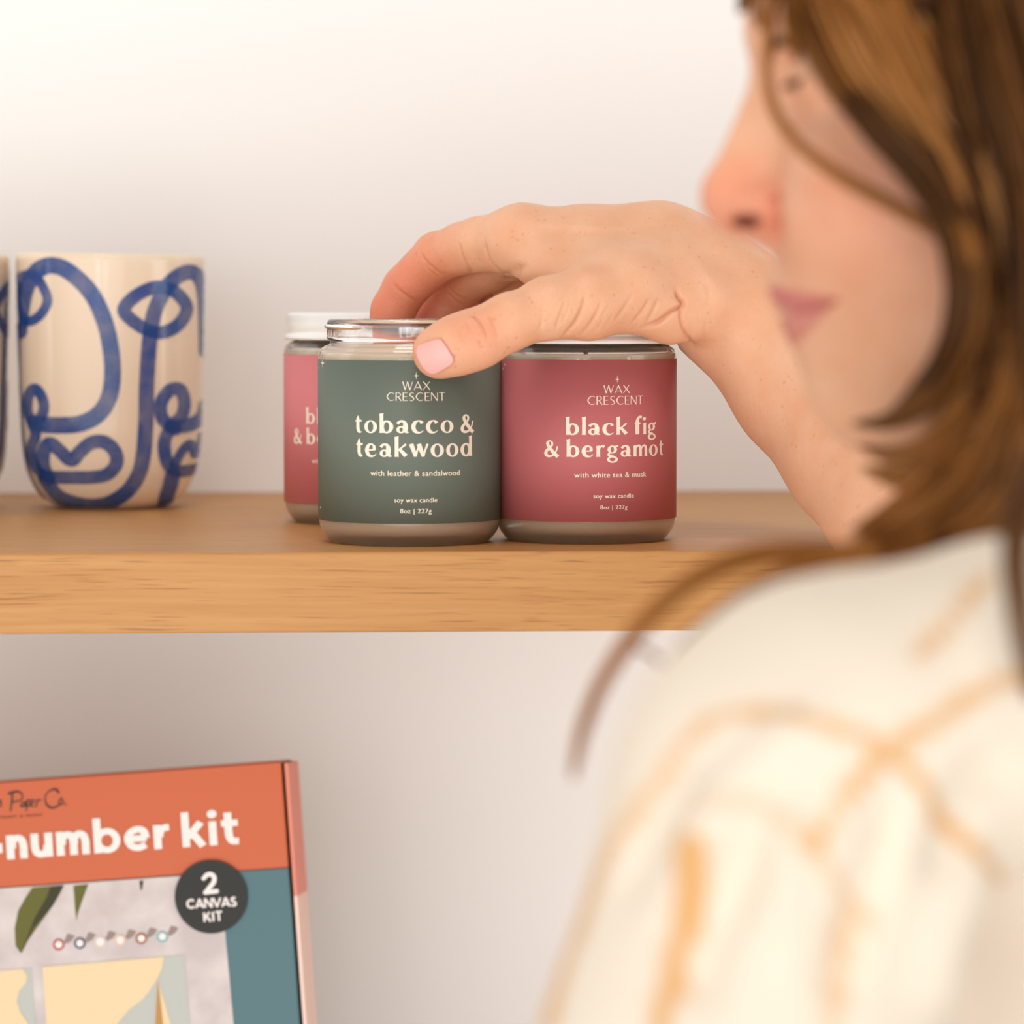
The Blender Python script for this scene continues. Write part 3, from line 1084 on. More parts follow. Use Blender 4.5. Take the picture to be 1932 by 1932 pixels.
def bounds(prims, m):
    lo, hi = np.full(3, 9.0), np.full(3, -9.0)
    for p in prims:
        if p[0] == 'c':
            _, a, b, ra, rb, sy = p
            r = max(ra, rb)
            R = np.array([r, r * sy, r])
            lo = np.minimum(lo, np.minimum(a, b) - R)
            hi = np.maximum(hi, np.maximum(a, b) + R)
        else:
            lo = np.minimum(lo, np.array(p[1]) - p[2])
            hi = np.maximum(hi, np.array(p[1]) + p[2])
    return lo - m, hi + m


def evalp(p, X, Y, Z):
    return d_cone(X, Y, Z, *p[1:]) if p[0] == 'c' else d_ell(X, Y, Z, p[1], np.array(p[2]))


def add_group(fl, prims, k_in, k_out):
    sl = fl.window(*bounds(prims, max(k_in, k_out) + 0.004))
    X, Y, Z = fl.coords(sl)
    G = None
    for p in prims:
        d = evalp(p, X, Y, Z)
        G = d if G is None else smin(G, d, k_in)
    fl.F[sl] = smin(fl.F[sl], G, k_out)


def add_each(fl, prims, k):
    for p in prims:
        add_group(fl, [p], k, k)


def carve(fl, p, k):
    sl = fl.window(*bounds([p], k + 0.003))
    X, Y, Z = fl.coords(sl)
    fl.F[sl] = -smin(-fl.F[sl], evalp(p, X, Y, Z), k)


def surface_nets(fl):
    F, xs, ys, zs = fl.F, fl.xs, fl.ys, fl.zs
    S = F < 0
    nx, ny, nz = F.shape
    cnt = np.zeros((nx - 1, ny - 1, nz - 1), np.uint8)
    for i in (0, 1):
        for j in (0, 1):
            for k in (0, 1):
                cnt += S[i:nx - 1 + i, j:ny - 1 + j, k:nz - 1 + k]
    I, J, K_ = np.nonzero((cnt > 0) & (cnt < 8))
    idx = np.full(cnt.shape, -1, np.int32)
    idx[I, J, K_] = np.arange(len(I))
    acc = np.zeros((len(I), 3))
    n = np.zeros(len(I))
    cs = [(0, 0, 0), (1, 0, 0), (0, 1, 0), (1, 1, 0), (0, 0, 1), (1, 0, 1), (0, 1, 1), (1, 1, 1)]
    vals = [F[I + a, J + b, K_ + c].astype(float) for a, b, c in cs]
    pos = [np.stack([xs[I + a], ys[J + b], zs[K_ + c]], 1) for a, b, c in cs]
    for e0 in range(8):
        for bit in (1, 2, 4):
            e1 = e0 | bit
            if e1 == e0:
                continue
            f0, f1 = vals[e0], vals[e1]
            m = (f0 < 0) != (f1 < 0)
            t = np.where(m, f0 / np.where(m, f0 - f1, 1), 0)
            acc += np.where(m[:, None], pos[e0] + t[:, None] * (pos[e1] - pos[e0]), 0)
            n += m
    V = acc / n[:, None]
    quads = []
    # x edges
    a, b = S[:-1, 1:-1, 1:-1], S[1:, 1:-1, 1:-1]
    for flip in (False, True):
        m = (a & ~b) if not flip else (~a & b)
        i, j, k = np.nonzero(m)
        j, k = j + 1, k + 1
        q = np.stack([idx[i, j - 1, k - 1], idx[i, j, k - 1], idx[i, j, k], idx[i, j - 1, k]], 1)
        quads.append(q[:, ::-1] if flip else q)
    a, b = S[1:-1, :-1, 1:-1], S[1:-1, 1:, 1:-1]
    for flip in (False, True):
        m = (a & ~b) if not flip else (~a & b)
        i, j, k = np.nonzero(m)
        i, k = i + 1, k + 1
        q = np.stack([idx[i - 1, j, k - 1], idx[i - 1, j, k], idx[i, j, k], idx[i, j, k - 1]], 1)
        quads.append(q[:, ::-1] if flip else q)
    a, b = S[1:-1, 1:-1, :-1], S[1:-1, 1:-1, 1:]
    for flip in (False, True):
        m = (a & ~b) if not flip else (~a & b)
        i, j, k = np.nonzero(m)
        i, j = i + 1, j + 1
        q = np.stack([idx[i - 1, j - 1, k], idx[i, j - 1, k], idx[i, j, k], idx[i - 1, j, k]], 1)
        quads.append(q[:, ::-1] if flip else q)
    Q = np.vstack(quads)
    return V, Q[(Q >= 0).all(1)]


def vnormals(V, Q):
    N_ = np.zeros_like(V)
    fn = np.cross(V[Q[:, 2]] - V[Q[:, 0]], V[Q[:, 3]] - V[Q[:, 1]])
    for c_ in range(4):
        for d_ in range(3):
            N_[:, d_] += np.bincount(Q[:, c_], fn[:, d_], len(V))
    return N_ / np.maximum(np.linalg.norm(N_, axis=1), 1e-12)[:, None]


def relax(V, Q, it, lam=0.5, mask=None):
    for _ in range(it):
        A, n = np.zeros_like(V), np.zeros(len(V))
        for c_ in range(4):
            for o in (1, 3):
                nb = V[Q[:, (c_ + o) % 4]]
                for d_ in range(3):
                    A[:, d_] += np.bincount(Q[:, c_], nb[:, d_], len(V))
                n += np.bincount(Q[:, c_], minlength=len(V))
        D = A / np.maximum(n, 1)[:, None] - V
        V = V + lam * (D if mask is None else D * mask[:, None])
    return V


def seg_dist(p, poly):
    """distance of many 2D points to a polyline and the position along it (0..1)"""
    best, tt = np.full(len(p), 1e9), np.zeros(len(p))
    n = len(poly) - 1
    for i in range(n):
        a, b = np.array(poly[i], float), np.array(poly[i + 1], float)
        d = b - a
        t = np.clip(((p - a) @ d) / (d @ d + 1e-9), 0, 1)
        dist = np.linalg.norm(p - a - t[:, None] * d, axis=1)
        m = dist < best
        best[m], tt[m] = dist[m], (i + t[m]) / n
    return best, tt


def projv(V):
    D = V - CAM
    w = D @ _F
    return np.stack([966 + FPX * (D @ _R) / w, 966 - FPX * (D @ _U) / w], 1)


def cone(p0, y0, r0, p1, y1, r1, sy=1.0):
    """limb given at two photographed spots: pixel, distance, radius in pixels"""
    return ('c', P(*p0, y0), P(*p1, y1), r0 * y0 / FPX, r1 * y1 / FPX, sy)


def chain(pts, sy=1.0):
    return [cone((a[0], a[1]), a[2], a[3], (b[0], b[1]), b[2], b[3], sy) for a, b in zip(pts[:-1], pts[1:])]


def ball(p, y, r, ry=None):
    k = y / FPX
    if np.isscalar(r):
        r = (r, r)
    return ('e', P(*p, y), (r[0] * k, (ry if ry else r[0] * k), r[1] * k))


YM = 0.97                       # the midline of her head
x_lo = P(675, 600, 1.44)[0]
x_mid = P(1330, 600, 1.40)[0]
x_hi = P(1932, 600, 1.2)[0] + 0.14
gx_ = axis([(x_lo, x_mid, 0.0007), (x_mid, x_hi, 0.0026)])
gy_ = axis([(0.74, 1.325, 0.0030), (1.325, 1.495, 0.0009)])
zf0, zf1 = P(900, 735, 1.35)[2], P(900, 380, 1.40)[2]
gz_ = axis([(-0.34, zf0, 0.0030), (zf0, zf1, 0.0007), (zf1, 0.275, 0.0028)])
fl = Field(gx_, gy_, gz_)

# fingers, each a chain of joints that stays apart from its neighbours
index = chain([(985, 452, 1.394, 60), (905, 461, 1.412, 49), (872, 469, 1.420, 46), (826, 485, 1.430, 45), (795, 514, 1.435, 41), (765, 543, 1.438, 40), (742, 585, 1.440, 39), (728, 628, 1.439, 34)])
middle = chain([(990, 455, 1.412, 56), (925, 500, 1.435, 46), (864, 541, 1.452, 43), (842, 576, 1.456, 41), (822, 608, 1.455, 40), (806, 650, 1.452, 34)])
ring_f = chain([(1002, 460, 1.430, 52), (965, 530, 1.448, 41), (934, 590, 1.463, 38), (918, 622, 1.468, 36), (908, 655, 1.466, 31)])
little = chain([(1015, 470, 1.447, 46), (990, 540, 1.463, 34), (966, 588, 1.476, 31), (955, 630, 1.478, 28)])
for fg in (little, ring_f, middle, index):
    add_group(fl, fg, 0.004, 0.0012)
# back of the hand, ball of the thumb and wrist
palm = [cone((985, 453), 1.394, 59, (1110, 470), 1.392, 70), cone((1110, 470), 1.392, 70, (1240, 474), 1.392, 76),
        cone((992, 456), 1.412, 56, (1240, 470), 1.402, 70), cone((1004, 460), 1.430, 53, (1250, 474), 1.414, 68), cone((1018, 470), 1.446, 47, (1255, 490), 1.424, 62)]
add_group(fl, palm, 0.012, 0.009)
wrist = chain([(1235, 485, 1.396, 86), (1310, 520, 1.394, 92), (1360, 562, 1.392, 100), (1416, 612, 1.390, 104), (1504, 737, 1.378, 110), (1617, 862, 1.350, 126), (1713, 960, 1.318, 142), (1850, 1120, 1.262, 150)], 1.18)
add_group(fl, wrist, 0.014, 0.012)
add_group(fl, [cone((1264, 597), 1.364, 54, (1325, 572), 1.370, 74)], 0.006, 0.0045)
thumb = chain([(829, 664, 1.3455, 51), (866, 650, 1.3435, 53), (905, 637, 1.342, 52), (962, 607, 1.342, 50), (1036, 581, 1.347, 56), (1110, 571, 1.352, 67), (1185, 549, 1.360, 76), (1246, 520, 1.372, 74)], 0.86)
add_group(fl, thumb, 0.005, 0.009)
add_group(fl, [cone((1020, 505), 1.378, 34, (1120, 520), 1.372, 52)], 0.006, 0.016)

# head in profile, face to the left, chin drawn in
LAT = lambda mm: YM - mm * 0.001
head = [ball((1880, -15), YM, (468, 490), 0.062), ball((1768, 395), YM, (292, 430), 0.053)]
add_group(fl, head, 0.012, 0.004)
add_each(fl, [cone((1640, 735), YM, 80, (1905, 560), LAT(44), 80), cone((1640, 735), YM, 80, (1905, 560), LAT(-44), 80)], 0.016)
add_each(fl, [ball((1612, 545), YM, (135, 165), 0.026)], 0.012)                       # mouth mound
for s_ in (1, -1):
    add_each(fl, [ball((1640, 380), LAT(26 * s_), 150, 0.02)], 0.02)                    # cheek
    add_each(fl, [cone((1452, 58), LAT(6 * s_), 34, (1560, 60), LAT(36 * s_), 44)], 0.010)   # brow
add_each(fl, [cone((1466, 130), YM, 34, (1382, 345), YM, 48), cone((1480, 200), YM, 50, (1440, 370), YM, 70)], 0.008)                # nose bridge
add_each(fl, [ball((1376, 378), YM, (54, 52), 0.0085)], 0.006)
for s_ in (1, -1):
    add_each(fl, [ball((1440, 394), LAT(10.5 * s_), (48, 44), 0.0065)], 0.005)
add_each(fl, [cone((1388, 420), YM, 22, (1462, 452), YM, 22)], 0.006)
for s_ in (1, -1):
    carve(fl, ball((1512, 140), LAT(27 * s_), (62, 55), 0.012), 0.014)
    add_each(fl, [ball((1568, 140), LAT(26 * s_), (74, 70), 0.0105)], 0.004)
    carve(fl, ball((1406, 420), LAT(13 * s_), (32, 17), 0.0085), 0.0015)
carve(fl, cone((1486, 372), LAT(17), 9, (1492, 430), LAT(17), 12), 0.005)
# lips
up = [cone((1479, 548), YM, 22, (1514, 556), LAT(12), 20), cone((1514, 556), LAT(12), 20, (1566, 566), LAT(24), 11)]
lo_ = [cone((1516, 608), YM, 29, (1532, 604), LAT(12), 26), cone((1532, 604), LAT(12), 26, (1568, 576), LAT(24), 11)]
mir = lambda L_: [('c', np.array([p[1][0], 2 * YM - p[1][1], p[1][2]]), np.array([p[2][0], 2 * YM - p[2][1], p[2][2]]), p[3], p[4], p[5]) for p in L_]
add_each(fl, up + mir(up), 0.004)
add_each(fl, lo_ + mir(lo_), 0.004)
carve(fl, cone((1470, 577), YM, 4, (1520, 582), LAT(14), 4), 0.0035)
carve(fl, cone((1520, 582), LAT(14), 5, (1572, 570), LAT(26), 5), 0.0035)
# ear
add_each(fl, [ball((2005, 250), LAT(58), (58, 110), 0.008)], 0.006)
# neck, chest, shoulders and upper arms under the shirt
add_each(fl, [cone((1985, 620), YM, 270, (2060, 1120), YM + .01, 300)], 0.03)
S_ = 6600
add_each(fl, [cone((2080, 1290), YM, 270, (2060, 1950), YM, 380, 1.2)], 0.05)
add_each(fl, [cone((2060, 1290), YM, 190, (1930, 1370), 0.86, 200), cone((2050, 1230), YM, 210, (1990, 1270), 1.13, 250)], 0.04)
add_each(fl, [cone((1990, 1270), 1.13, 250, (1850, 1125), 1.262, 160)], 0.03)
add_each(fl, chain([(1880, 1400, .86, 170), (1580, 1500, .81, 190), (1450, 1950, .785, 230)]), 0.03)

# the palm rests on the lid below it, so the flesh gives way there
lc = jar_rose.location
sl = fl.window((lc.x - .045, lc.y - .045, .070), (lc.x + .045, lc.y + .045, .100))
X, Y, Z = fl.coords(sl)
dl = np.maximum(np.sqrt((X - lc.x) ** 2 + (Y - lc.y) ** 2) - 0.0366, Z - 0.0910)
fl.F[sl] = -smin(-fl.F[sl], dl, 0.0015)
BV, BQ = surface_nets(fl)
del fl
hand_mask = ((BV[:, 0] < x_mid + .01) & (BV[:, 1] > 1.32)).astype(float)
BV = relax(BV, BQ, 2, 0.5)
BV = relax(BV, BQ, 3, 0.5, 1 - hand_mask)
BN = vnormals(BV, BQ)
pp = projv(BV)
front = BN @ (-_F) > -0.15


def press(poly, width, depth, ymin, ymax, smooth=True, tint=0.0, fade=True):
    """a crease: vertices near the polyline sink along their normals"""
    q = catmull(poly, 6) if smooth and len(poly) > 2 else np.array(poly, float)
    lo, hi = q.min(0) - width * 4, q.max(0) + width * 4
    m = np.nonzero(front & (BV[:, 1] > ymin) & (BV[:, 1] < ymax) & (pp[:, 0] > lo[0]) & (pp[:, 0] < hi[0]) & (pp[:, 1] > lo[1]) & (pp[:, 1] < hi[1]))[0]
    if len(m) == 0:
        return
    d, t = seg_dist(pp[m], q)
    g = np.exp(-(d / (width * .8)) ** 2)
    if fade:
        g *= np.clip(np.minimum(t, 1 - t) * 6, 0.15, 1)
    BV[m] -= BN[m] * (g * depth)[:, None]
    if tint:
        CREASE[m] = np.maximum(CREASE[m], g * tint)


CREASE = np.zeros(len(BV))
Hh = lambda k, ox, oy: (lambda pts: [(x / k + ox, y / k + oy) for x, y in pts])
z1, z2, z3 = Hh(6.0375, 680, 380), Hh(6.0375, 760, 520), Hh(4.83, 960, 380)
fi = (1.36, 1.50)
press(z1([(690, 575), (730, 660), (830, 760), (985, 875)]), 3.0, 0.0007, 1.39, 1.46, tint=.9)
press(z1([(720, 690), (800, 800), (900, 870)]), 3.0, 0.0004, 1.39, 1.46, tint=.5)
press(z1([(365, 910), (430, 1000), (560, 1090), (690, 1160)]), 3.0, 0.0006, 1.39, 1.46, tint=.9)
press(z1([(1125, 460), (1150, 600), (1220, 740), (1290, 830)]), 3.2, 0.0007, 1.36, 1.46, tint=.6)
press(z1([(1415, 440), (1440, 600), (1530, 750), (1700, 870)]), 3.4, 0.0009, 1.36, 1.46, tint=.6)
press(z1([(1790, 700), (1805, 800), (1800, 900)]), 3.0, 0.0005, 1.34, 1.46, tint=.4)
press(z1([(985, 960), (1060, 1040), (1180, 1130)]), 3.0, 0.0005, 1.41, 1.48, tint=.6)
press(z1([(990, 1030), (1080, 1130), (1190, 1190)]), 3.0, 0.0005, 1.41, 1.48, tint=.6)
press(z2([(760, 430), (850, 500), (920, 600), (965, 730)]), 3.0, 0.0007, 1.32, 1.36, tint=.9)
press(z2([(960, 430), (1020, 530), (1060, 640), (1075, 720)]), 3.0, 0.0006, 1.32, 1.36, tint=.7)
press(z2([(680, 500), (730, 580), (770, 650)]), 2.8, 0.0003, 1.32, 1.36, tint=.5)
press(z2([(620, 630), (670, 720), (740, 800)]), 2.8, 0.0003, 1.32, 1.36, tint=.5)
press(z2([(860, 720), (880, 780), (930, 840)]), 3.2, 0.0006, 1.32, 1.36, tint=.6)
press(z3([(700, 830), (660, 980), (600, 1110), (490, 1240)]), 4.0, 0.0012, 1.32, 1.40, tint=.9)
press(z3([(850, 880), (800, 1020), (740, 1120), (640, 1240)]), 4.0, 0.0007, 1.32, 1.40, tint=.5)
press(z3([(520, 900), (480, 1010), (420, 1180)]), 4.0, 0.0006, 1.32, 1.40, tint=.4)
press(z3([(560, 900), (530, 1010), (470, 1130)]), 3.0, 0.0004, 1.32, 1.40, tint=.3)
press(z3([(320, 940), (300, 1060), (290, 1180)]), 4.0, 0.0004, 1.32, 1.40, tint=.3)
press(z3([(1140, 820), (1060, 960), (960, 1100)]), 4.0, 0.0005, 1.32, 1.40, tint=.3)
press(z3([(1290, 870), (1220, 1000), (1120, 1120)]), 4.0, 0.0007, 1.32, 1.40, tint=.4)
press(z3([(1370, 880), (1310, 1010), (1250, 1120)]), 4.0, 0.0007, 1.32, 1.40, tint=.4)
press(z3([(1530, 790), (1550, 870), (1590, 940), (1480, 1010), (1350, 1110), (1220, 1150)]), 5.0, 0.0020, 1.32, 1.42, tint=.9)
press(z3([(1590, 940), (1570, 1060), (1610, 1200), (1690, 1320)]), 4.5, 0.0012, 1.32, 1.42, tint=.8)
press(z3([(1600, 880), (1575, 950)]), 3.5, 0.0006, 1.32, 1.42, smooth=False, tint=.5)
press(z3([(1795, 730), (1820, 850), (1800, 960)]), 4.0, 0.0004, 1.32, 1.42, tint=.3)
press(z3([(1800, 1080), (1780, 1200), (1770, 1290)]), 4.0, 0.0004, 1.32, 1.42, tint=.3)
# fine slanting skin folds over the ball of the thumb and the wrist
for k in range(34):
    x0, y0 = RNG.uniform(1000, 1250), RNG.uniform(520, 600)
    press([(x0, y0), (x0 - 8, y0 + 14), (x0 - 20, y0 + 30)], 2.4, RNG.uniform(.0001, .00025), 1.32, 1.40, tint=.12)
for k in range(16):
    x0, y0 = RNG.uniform(1300, 1420), RNG.uniform(540, 640)
    press([(x0, y0), (x0 + 3, y0 + 18), (x0 + 2, y0 + 36)], 2.6, RNG.uniform(.0001, .0002), 1.32, 1.44, tint=.1)
# tendons and knuckles of the back of the hand
press([(1010, 420), (1120, 428), (1220, 432)], 10, -0.0006, 1.36, 1.42)
press([(1000, 500), (960, 520), (975, 545)], 12, 0.0010, 1.34, 1.42)
# the nail bed of the thumb
nail_c = np.array([817.5, 676.0])

BN = vnormals(BV, BQ)

m_skin = mat('skin', lin(232, 178, 142), 0.46, 0.4, sss=0.12)
nt, N, L, b = nodes(m_skin)
at = N.new('ShaderNodeAttribute')
at.attribute_name = 'tint'
tc = N.new('ShaderNodeTexCoord')
n1 = N.new('ShaderNodeTexNoise')
n1.inputs['Scale'].default_value = 70
n1.inputs['Detail'].default_value = 4
L.new(tc.outputs['Object'], n1.inputs['Vector'])
mx1 = N.new('ShaderNodeMix')
mx1.data_type = 'RGBA'
mx1.blend_type = 'MULTIPLY'
mx1.inputs['Factor'].default_value = 1.0
rp1 = N.new('ShaderNodeValToRGB')
rp1.color_ramp.elements[0].position, rp1.color_ramp.elements[0].color = 0.3, (0.96, 0.86, 0.80, 1)
rp1.color_ramp.elements[1].position, rp1.color_ramp.elements[1].color = 0.7, (1.0, 1.0, 1.0, 1)
L.new(n1.outputs[0], rp1.inputs[0])
L.new(at.outputs['Color'], mx1.inputs[6])
L.new(rp1.outputs[0], mx1.inputs[7])
# freckles
vo_ = N.new('ShaderNodeTexVoronoi')
vo_.inputs['Scale'].default_value = 330
L.new(tc.outputs['Object'], vo_.inputs['Vector'])
n2 = N.new('ShaderNodeTexNoise')
n2.inputs['Scale'].default_value = 160
L.new(tc.outputs['Object'], n2.inputs['Vector'])
ad = N.new('ShaderNodeMath')
ad.operation = 'ADD'
L.new(vo_.outputs['Distance'], ad.inputs[0])
L.new(n2.outputs[0], ad.inputs[1])
rp2 = N.new('ShaderNodeValToRGB')
rp2.color_ramp.elements[0].position, rp2.color_ramp.elements[0].color = 0.46, (0.86, 0.68, 0.54, 1)
rp2.color_ramp.elements[1].position, rp2.color_ramp.elements[1].color = 0.68, (1, 1, 1, 1)
L.new(ad.outputs[0], rp2.inputs[0])
mx2 = N.new('ShaderNodeMix')
mx2.data_type = 'RGBA'
mx2.blend_type = 'MULTIPLY'
mx2.inputs['Factor'].default_value = 0.5
L.new(mx1.outputs[2], mx2.inputs[6])
L.new(rp2.outputs[0], mx2.inputs[7])
L.new(mx2.outputs[2], b.inputs['Base Color'])
bp = N.new('ShaderNodeBump')
bp.inputs['Strength'].default_value = 0.5
bp.inputs['Distance'].default_value = 0.0004
n3 = N.new('ShaderNodeTexNoise')
n3.inputs['Scale'].default_value = 900
n3.inputs['Detail'].default_value = 3
L.new(tc.outputs['Object'], n3.inputs['Vector'])
L.new(n3.outputs[0], bp.inputs['Height'])
L.new(bp.outputs[0], b.inputs['Normal'])

person = empty('person', (P(2040, 1900, YM)[0], YM, -0.34), 'woman in cream checked shirt with loose brown hair reaching for a candle', 'person')
INV = Matrix.Translation(-Vector(person.location))
OFF = np.array(person.location)
body = big_mesh('body', BV - OFF, BQ, m_skin, person)

# the skin's own colour: lips, warm nose and fingertips; creases and nostrils with their shade painted in
skin = np.array(lin(232, 178, 142)[:3])
col = np.tile(skin, (len(BV), 1))


def blend(w, c_):
    global col
    w = np.clip(w, 0, 1)[:, None]
    col = col * (1 - w) + np.array(lin(*c_)[:3]) * w


def near(p, y, r):
    d = np.linalg.norm(BV - P(*p, y), axis=1)
    return np.exp(-(d / r) ** 2)


for p_, y_, r_, a_ in [((1370, 380), YM, .011, .75), ((1450, 400), LAT(10), .009, .75), ((1620, 400), LAT(40), .03, .35), ((725, 610), 1.44, .020, .85), ((775, 525), 1.43, .018, .7), ((850, 480), 1.42, .014, .35), ((805, 660), 1.35, .014, .45), ((905, 630), 1.335, .012, .35), ((840, 600), 1.45, .02, .5)]:
    blend(near(p_, y_, r_) * a_, (226, 126, 98))
lipd = np.full(len(BV), 9.0)
for p_ in up + lo_ + mir(up) + mir(lo_):
    m_ = np.linalg.norm(BV - (p_[1] + p_[2]) / 2, axis=1) < .03
    d_ = np.full(len(BV), 9.0)
    d_[m_] = d_cone(BV[m_, 0], BV[m_, 1], BV[m_, 2], *p_[1:])
    lipd = np.minimum(lipd, d_)


def in_poly(p, poly, soft=5.0):
    q_ = np.vstack([catmull(poly, 4, closed=True)])
    inside = np.zeros(len(p), bool)
    j = len(q_) - 1
    for i in range(len(q_)):
        xi, yi, xj, yj = *q_[i], *q_[j]
        c_ = ((yi > p[:, 1]) != (yj > p[:, 1])) & (p[:, 0] < (xj - xi) * (p[:, 1] - yi) / (yj - yi + 1e-12) + xi)
        inside ^= c_
        j = i
    d_, _t = seg_dist(p, np.vstack([q_, q_[:1]]))
    return np.clip(np.where(inside, d_, -d_) / soft + .5, 0, 1)


# the mouth is the same on both sides, so it is measured on the near half and mirrored
hv = np.nonzero((BV[:, 1] < 1.1) & (BV[:, 0] < P(1640, 500, YM)[0]) & (BV[:, 2] < P(1500, 500, YM)[2]) & (BV[:, 2] > P(1500, 690, YM)[2]))[0]
mv = BV[hv].copy()
mv[:, 1] = YM - np.abs(mv[:, 1] - YM)
mp_ = projv(mv)
lw = np.zeros(len(BV))
lw[hv] = np.maximum(in_poly(mp_, [(1448, 538), (1482, 543), (1522, 553), (1570, 560), (1576, 570), (1535, 581), (1490, 587), (1450, 572)]), .8 * in_poly(mp_, [(1480, 590), (1530, 584), (1572, 573), (1550, 600), (1525, 630), (1500, 652), (1476, 655)]))
blend(lw * .85, (200, 108, 106))
lw[hv] = in_poly(mp_, [(1500, 584), (1540, 576), (1576, 563), (1578, 573), (1540, 586), (1500, 592)], 4)
blend(lw * .8, (170, 70, 60))
blend(near((1488, 402), LAT(17), .006) * .7, (214, 96, 66))
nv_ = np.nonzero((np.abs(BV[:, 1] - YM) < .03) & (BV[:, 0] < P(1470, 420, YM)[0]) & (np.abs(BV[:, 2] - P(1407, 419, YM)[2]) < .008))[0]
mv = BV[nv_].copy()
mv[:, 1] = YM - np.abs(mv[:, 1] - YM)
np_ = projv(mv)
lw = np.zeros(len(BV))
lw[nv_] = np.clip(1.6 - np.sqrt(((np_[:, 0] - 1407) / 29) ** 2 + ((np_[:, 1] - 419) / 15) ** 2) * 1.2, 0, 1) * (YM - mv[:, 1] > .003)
blend(lw * .95, (100, 30, 14))  # red nostril lining, with the shade of the hollow painted in
blend(CREASE ** 1.5 * .4, (204, 118, 84))  # reddish creases, part of the tint being shade in the folds
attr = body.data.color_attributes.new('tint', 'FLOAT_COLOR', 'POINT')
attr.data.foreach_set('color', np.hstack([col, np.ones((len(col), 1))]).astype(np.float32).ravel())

# thumbnail: a curved glossy plate set on the thumb
m_nail = mat('pale_pink_nail_polish', lin(234, 170, 160), 0.16, 0.5, coat=0.3)
outline = z2([(150, 880), (185, 795), (270, 755), (405, 716), (465, 760), (530, 860), (580, 950), (565, 1010), (470, 1075), (360, 1130), (300, 1120), (230, 1060), (175, 970)])
q = catmull(outline, 5, closed=True)
cen = q.mean(0)
tip = BV[(hand_mask > 0) & (BV[:, 1] < 1.362)]
tpp = projv(tip)


def surf_y(x, y):
    m_ = (np.abs(tpp[:, 0] - x) < 7) & (np.abs(tpp[:, 1] - y) < 7)
    return np.min(tip[m_, 1]) if m_.any() else 1.336


rings = [1.0, 0.97, 0.9, 0.78, 0.6, 0.4, 0.2]
ydir = np.array([.93, -.37])
VV = []
for rk in rings:
    for p_ in q:
        x, y = cen + (p_ - cen) * rk
        across = (np.array([x, y]) - cen) @ np.array([.37, .93]) / 42.0
        base = surf_y(*(cen + (p_ - cen) * rk * 0.9))
        yy = base - (0.0001 if rk == 1.0 else 0.0005)
        VV.append((x, y, yy))
VV = np.array(VV)
A = np.column_stack([np.ones(len(VV)), VV[:, 0] - cen[0], VV[:, 1] - cen[1], (VV[:, 0] - cen[0]) ** 2, (VV[:, 1] - cen[1]) ** 2, (VV[:, 0] - cen[0]) * (VV[:, 1] - cen[1])])
coef = np.linalg.lstsq(A, VV[:, 2], rcond=None)[0]
yfit = A @ coef
n = len(q)
V3 = []
for i, (x, y, yy) in enumerate(VV):
    V3.append(P(x, y, yfit[i] - (0.0004 if i >= n else -0.0006)) - OFF)
V3.append(P(cen[0], cen[1], coef[0] - 0.0005) - OFF)
Fc = []
for k in range(len(rings) - 1):
    for i in range(n):
        j = (i + 1) % n
        Fc.append((k * n + i, k * n + j, (k + 1) * n + j, (k + 1) * n + i))
k = (len(rings) - 1) * n
Fc += [(k + i, k + (i + 1) % n, len(V3) - 1) for i in range(n)]
mesh_obj('thumbnail', V3, Fc, m_nail, person)

# gold ring on the ring finger
m_gold = mat('gold', lin(226, 180, 96), 0.2, 0.5, metal=1.0)
a_, b_ = np.array(ring_f[0][2]), np.array(ring_f[1][2])
ax_ = b_ - a_
ax_ /= np.linalg.norm(ax_)
cr = a_ * .8 + b_ * .2
u_ = np.cross(ax_, [0, 0, 1.0]); u_ /= np.linalg.norm(u_)
w_ = np.cross(ax_, u_)
V, Fc = [], []
for i in range(40):
    t = 2 * math.pi * i / 40
    d_ = u_ * math.cos(t) + w_ * math.sin(t)
    for j in range(8):
        s_ = 2 * math.pi * j / 8
        V.append(cr + d_ * (0.0090 + 0.0008 * math.cos(s_)) + ax_ * 0.0014 * math.sin(s_) - OFF)
for i in range(40):
    for j in range(8):
        Fc.append((i * 8 + j, ((i + 1) % 40) * 8 + j, ((i + 1) % 40) * 8 + (j + 1) % 8, i * 8 + (j + 1) % 8))
mesh_obj('finger_ring', V, Fc, m_gold, person)

# ------------------------------------------------------------------ shirt
sx_ = axis([(P(880, 1900, .72)[0], P(1932, 600, 1.0)[0] + 0.16, 0.003)])
sy_ = axis([(0.66, 1.30, 0.004)])
sz_ = axis([(-0.35, 0.05, 0.003)])
fs_ = Field(sx_, sy_, sz_)
sc = [cone((1905, 1318), .80, 292, (1585, 1408), .79, 292), cone((1585, 1408), .79, 292, (1500, 1520), .785, 318), cone((1500, 1520), .785, 318, (1400, 2010), .775, 400)]
add_group(fs_, sc, 0.02, 0.01)
add_each(fs_, [cone((2080, 1290), YM, 330, (2040, 1950), YM, 470, 1.25), cone((2040, 1290), YM, 260, (1905, 1345), .83, 285),
               cone((2050, 1290), YM, 250, (1990, 1320), 1.13, 280), cone((1990, 1320), 1.13, 280, (1900, 1240), 1.2, 190)], 0.03)
add_each(fs_, [cone((2070, 1080), YM - .03, 300, (2070, 1180), YM - .03, 330)], 0.015)
SV, SQ = surface_nets(fs_)
SV = relax(SV, SQ, 6, 0.5)
SN = vnormals(SV, SQ)
sp = projv(SV)
fr_ = SN @ (-_F) > -0.2


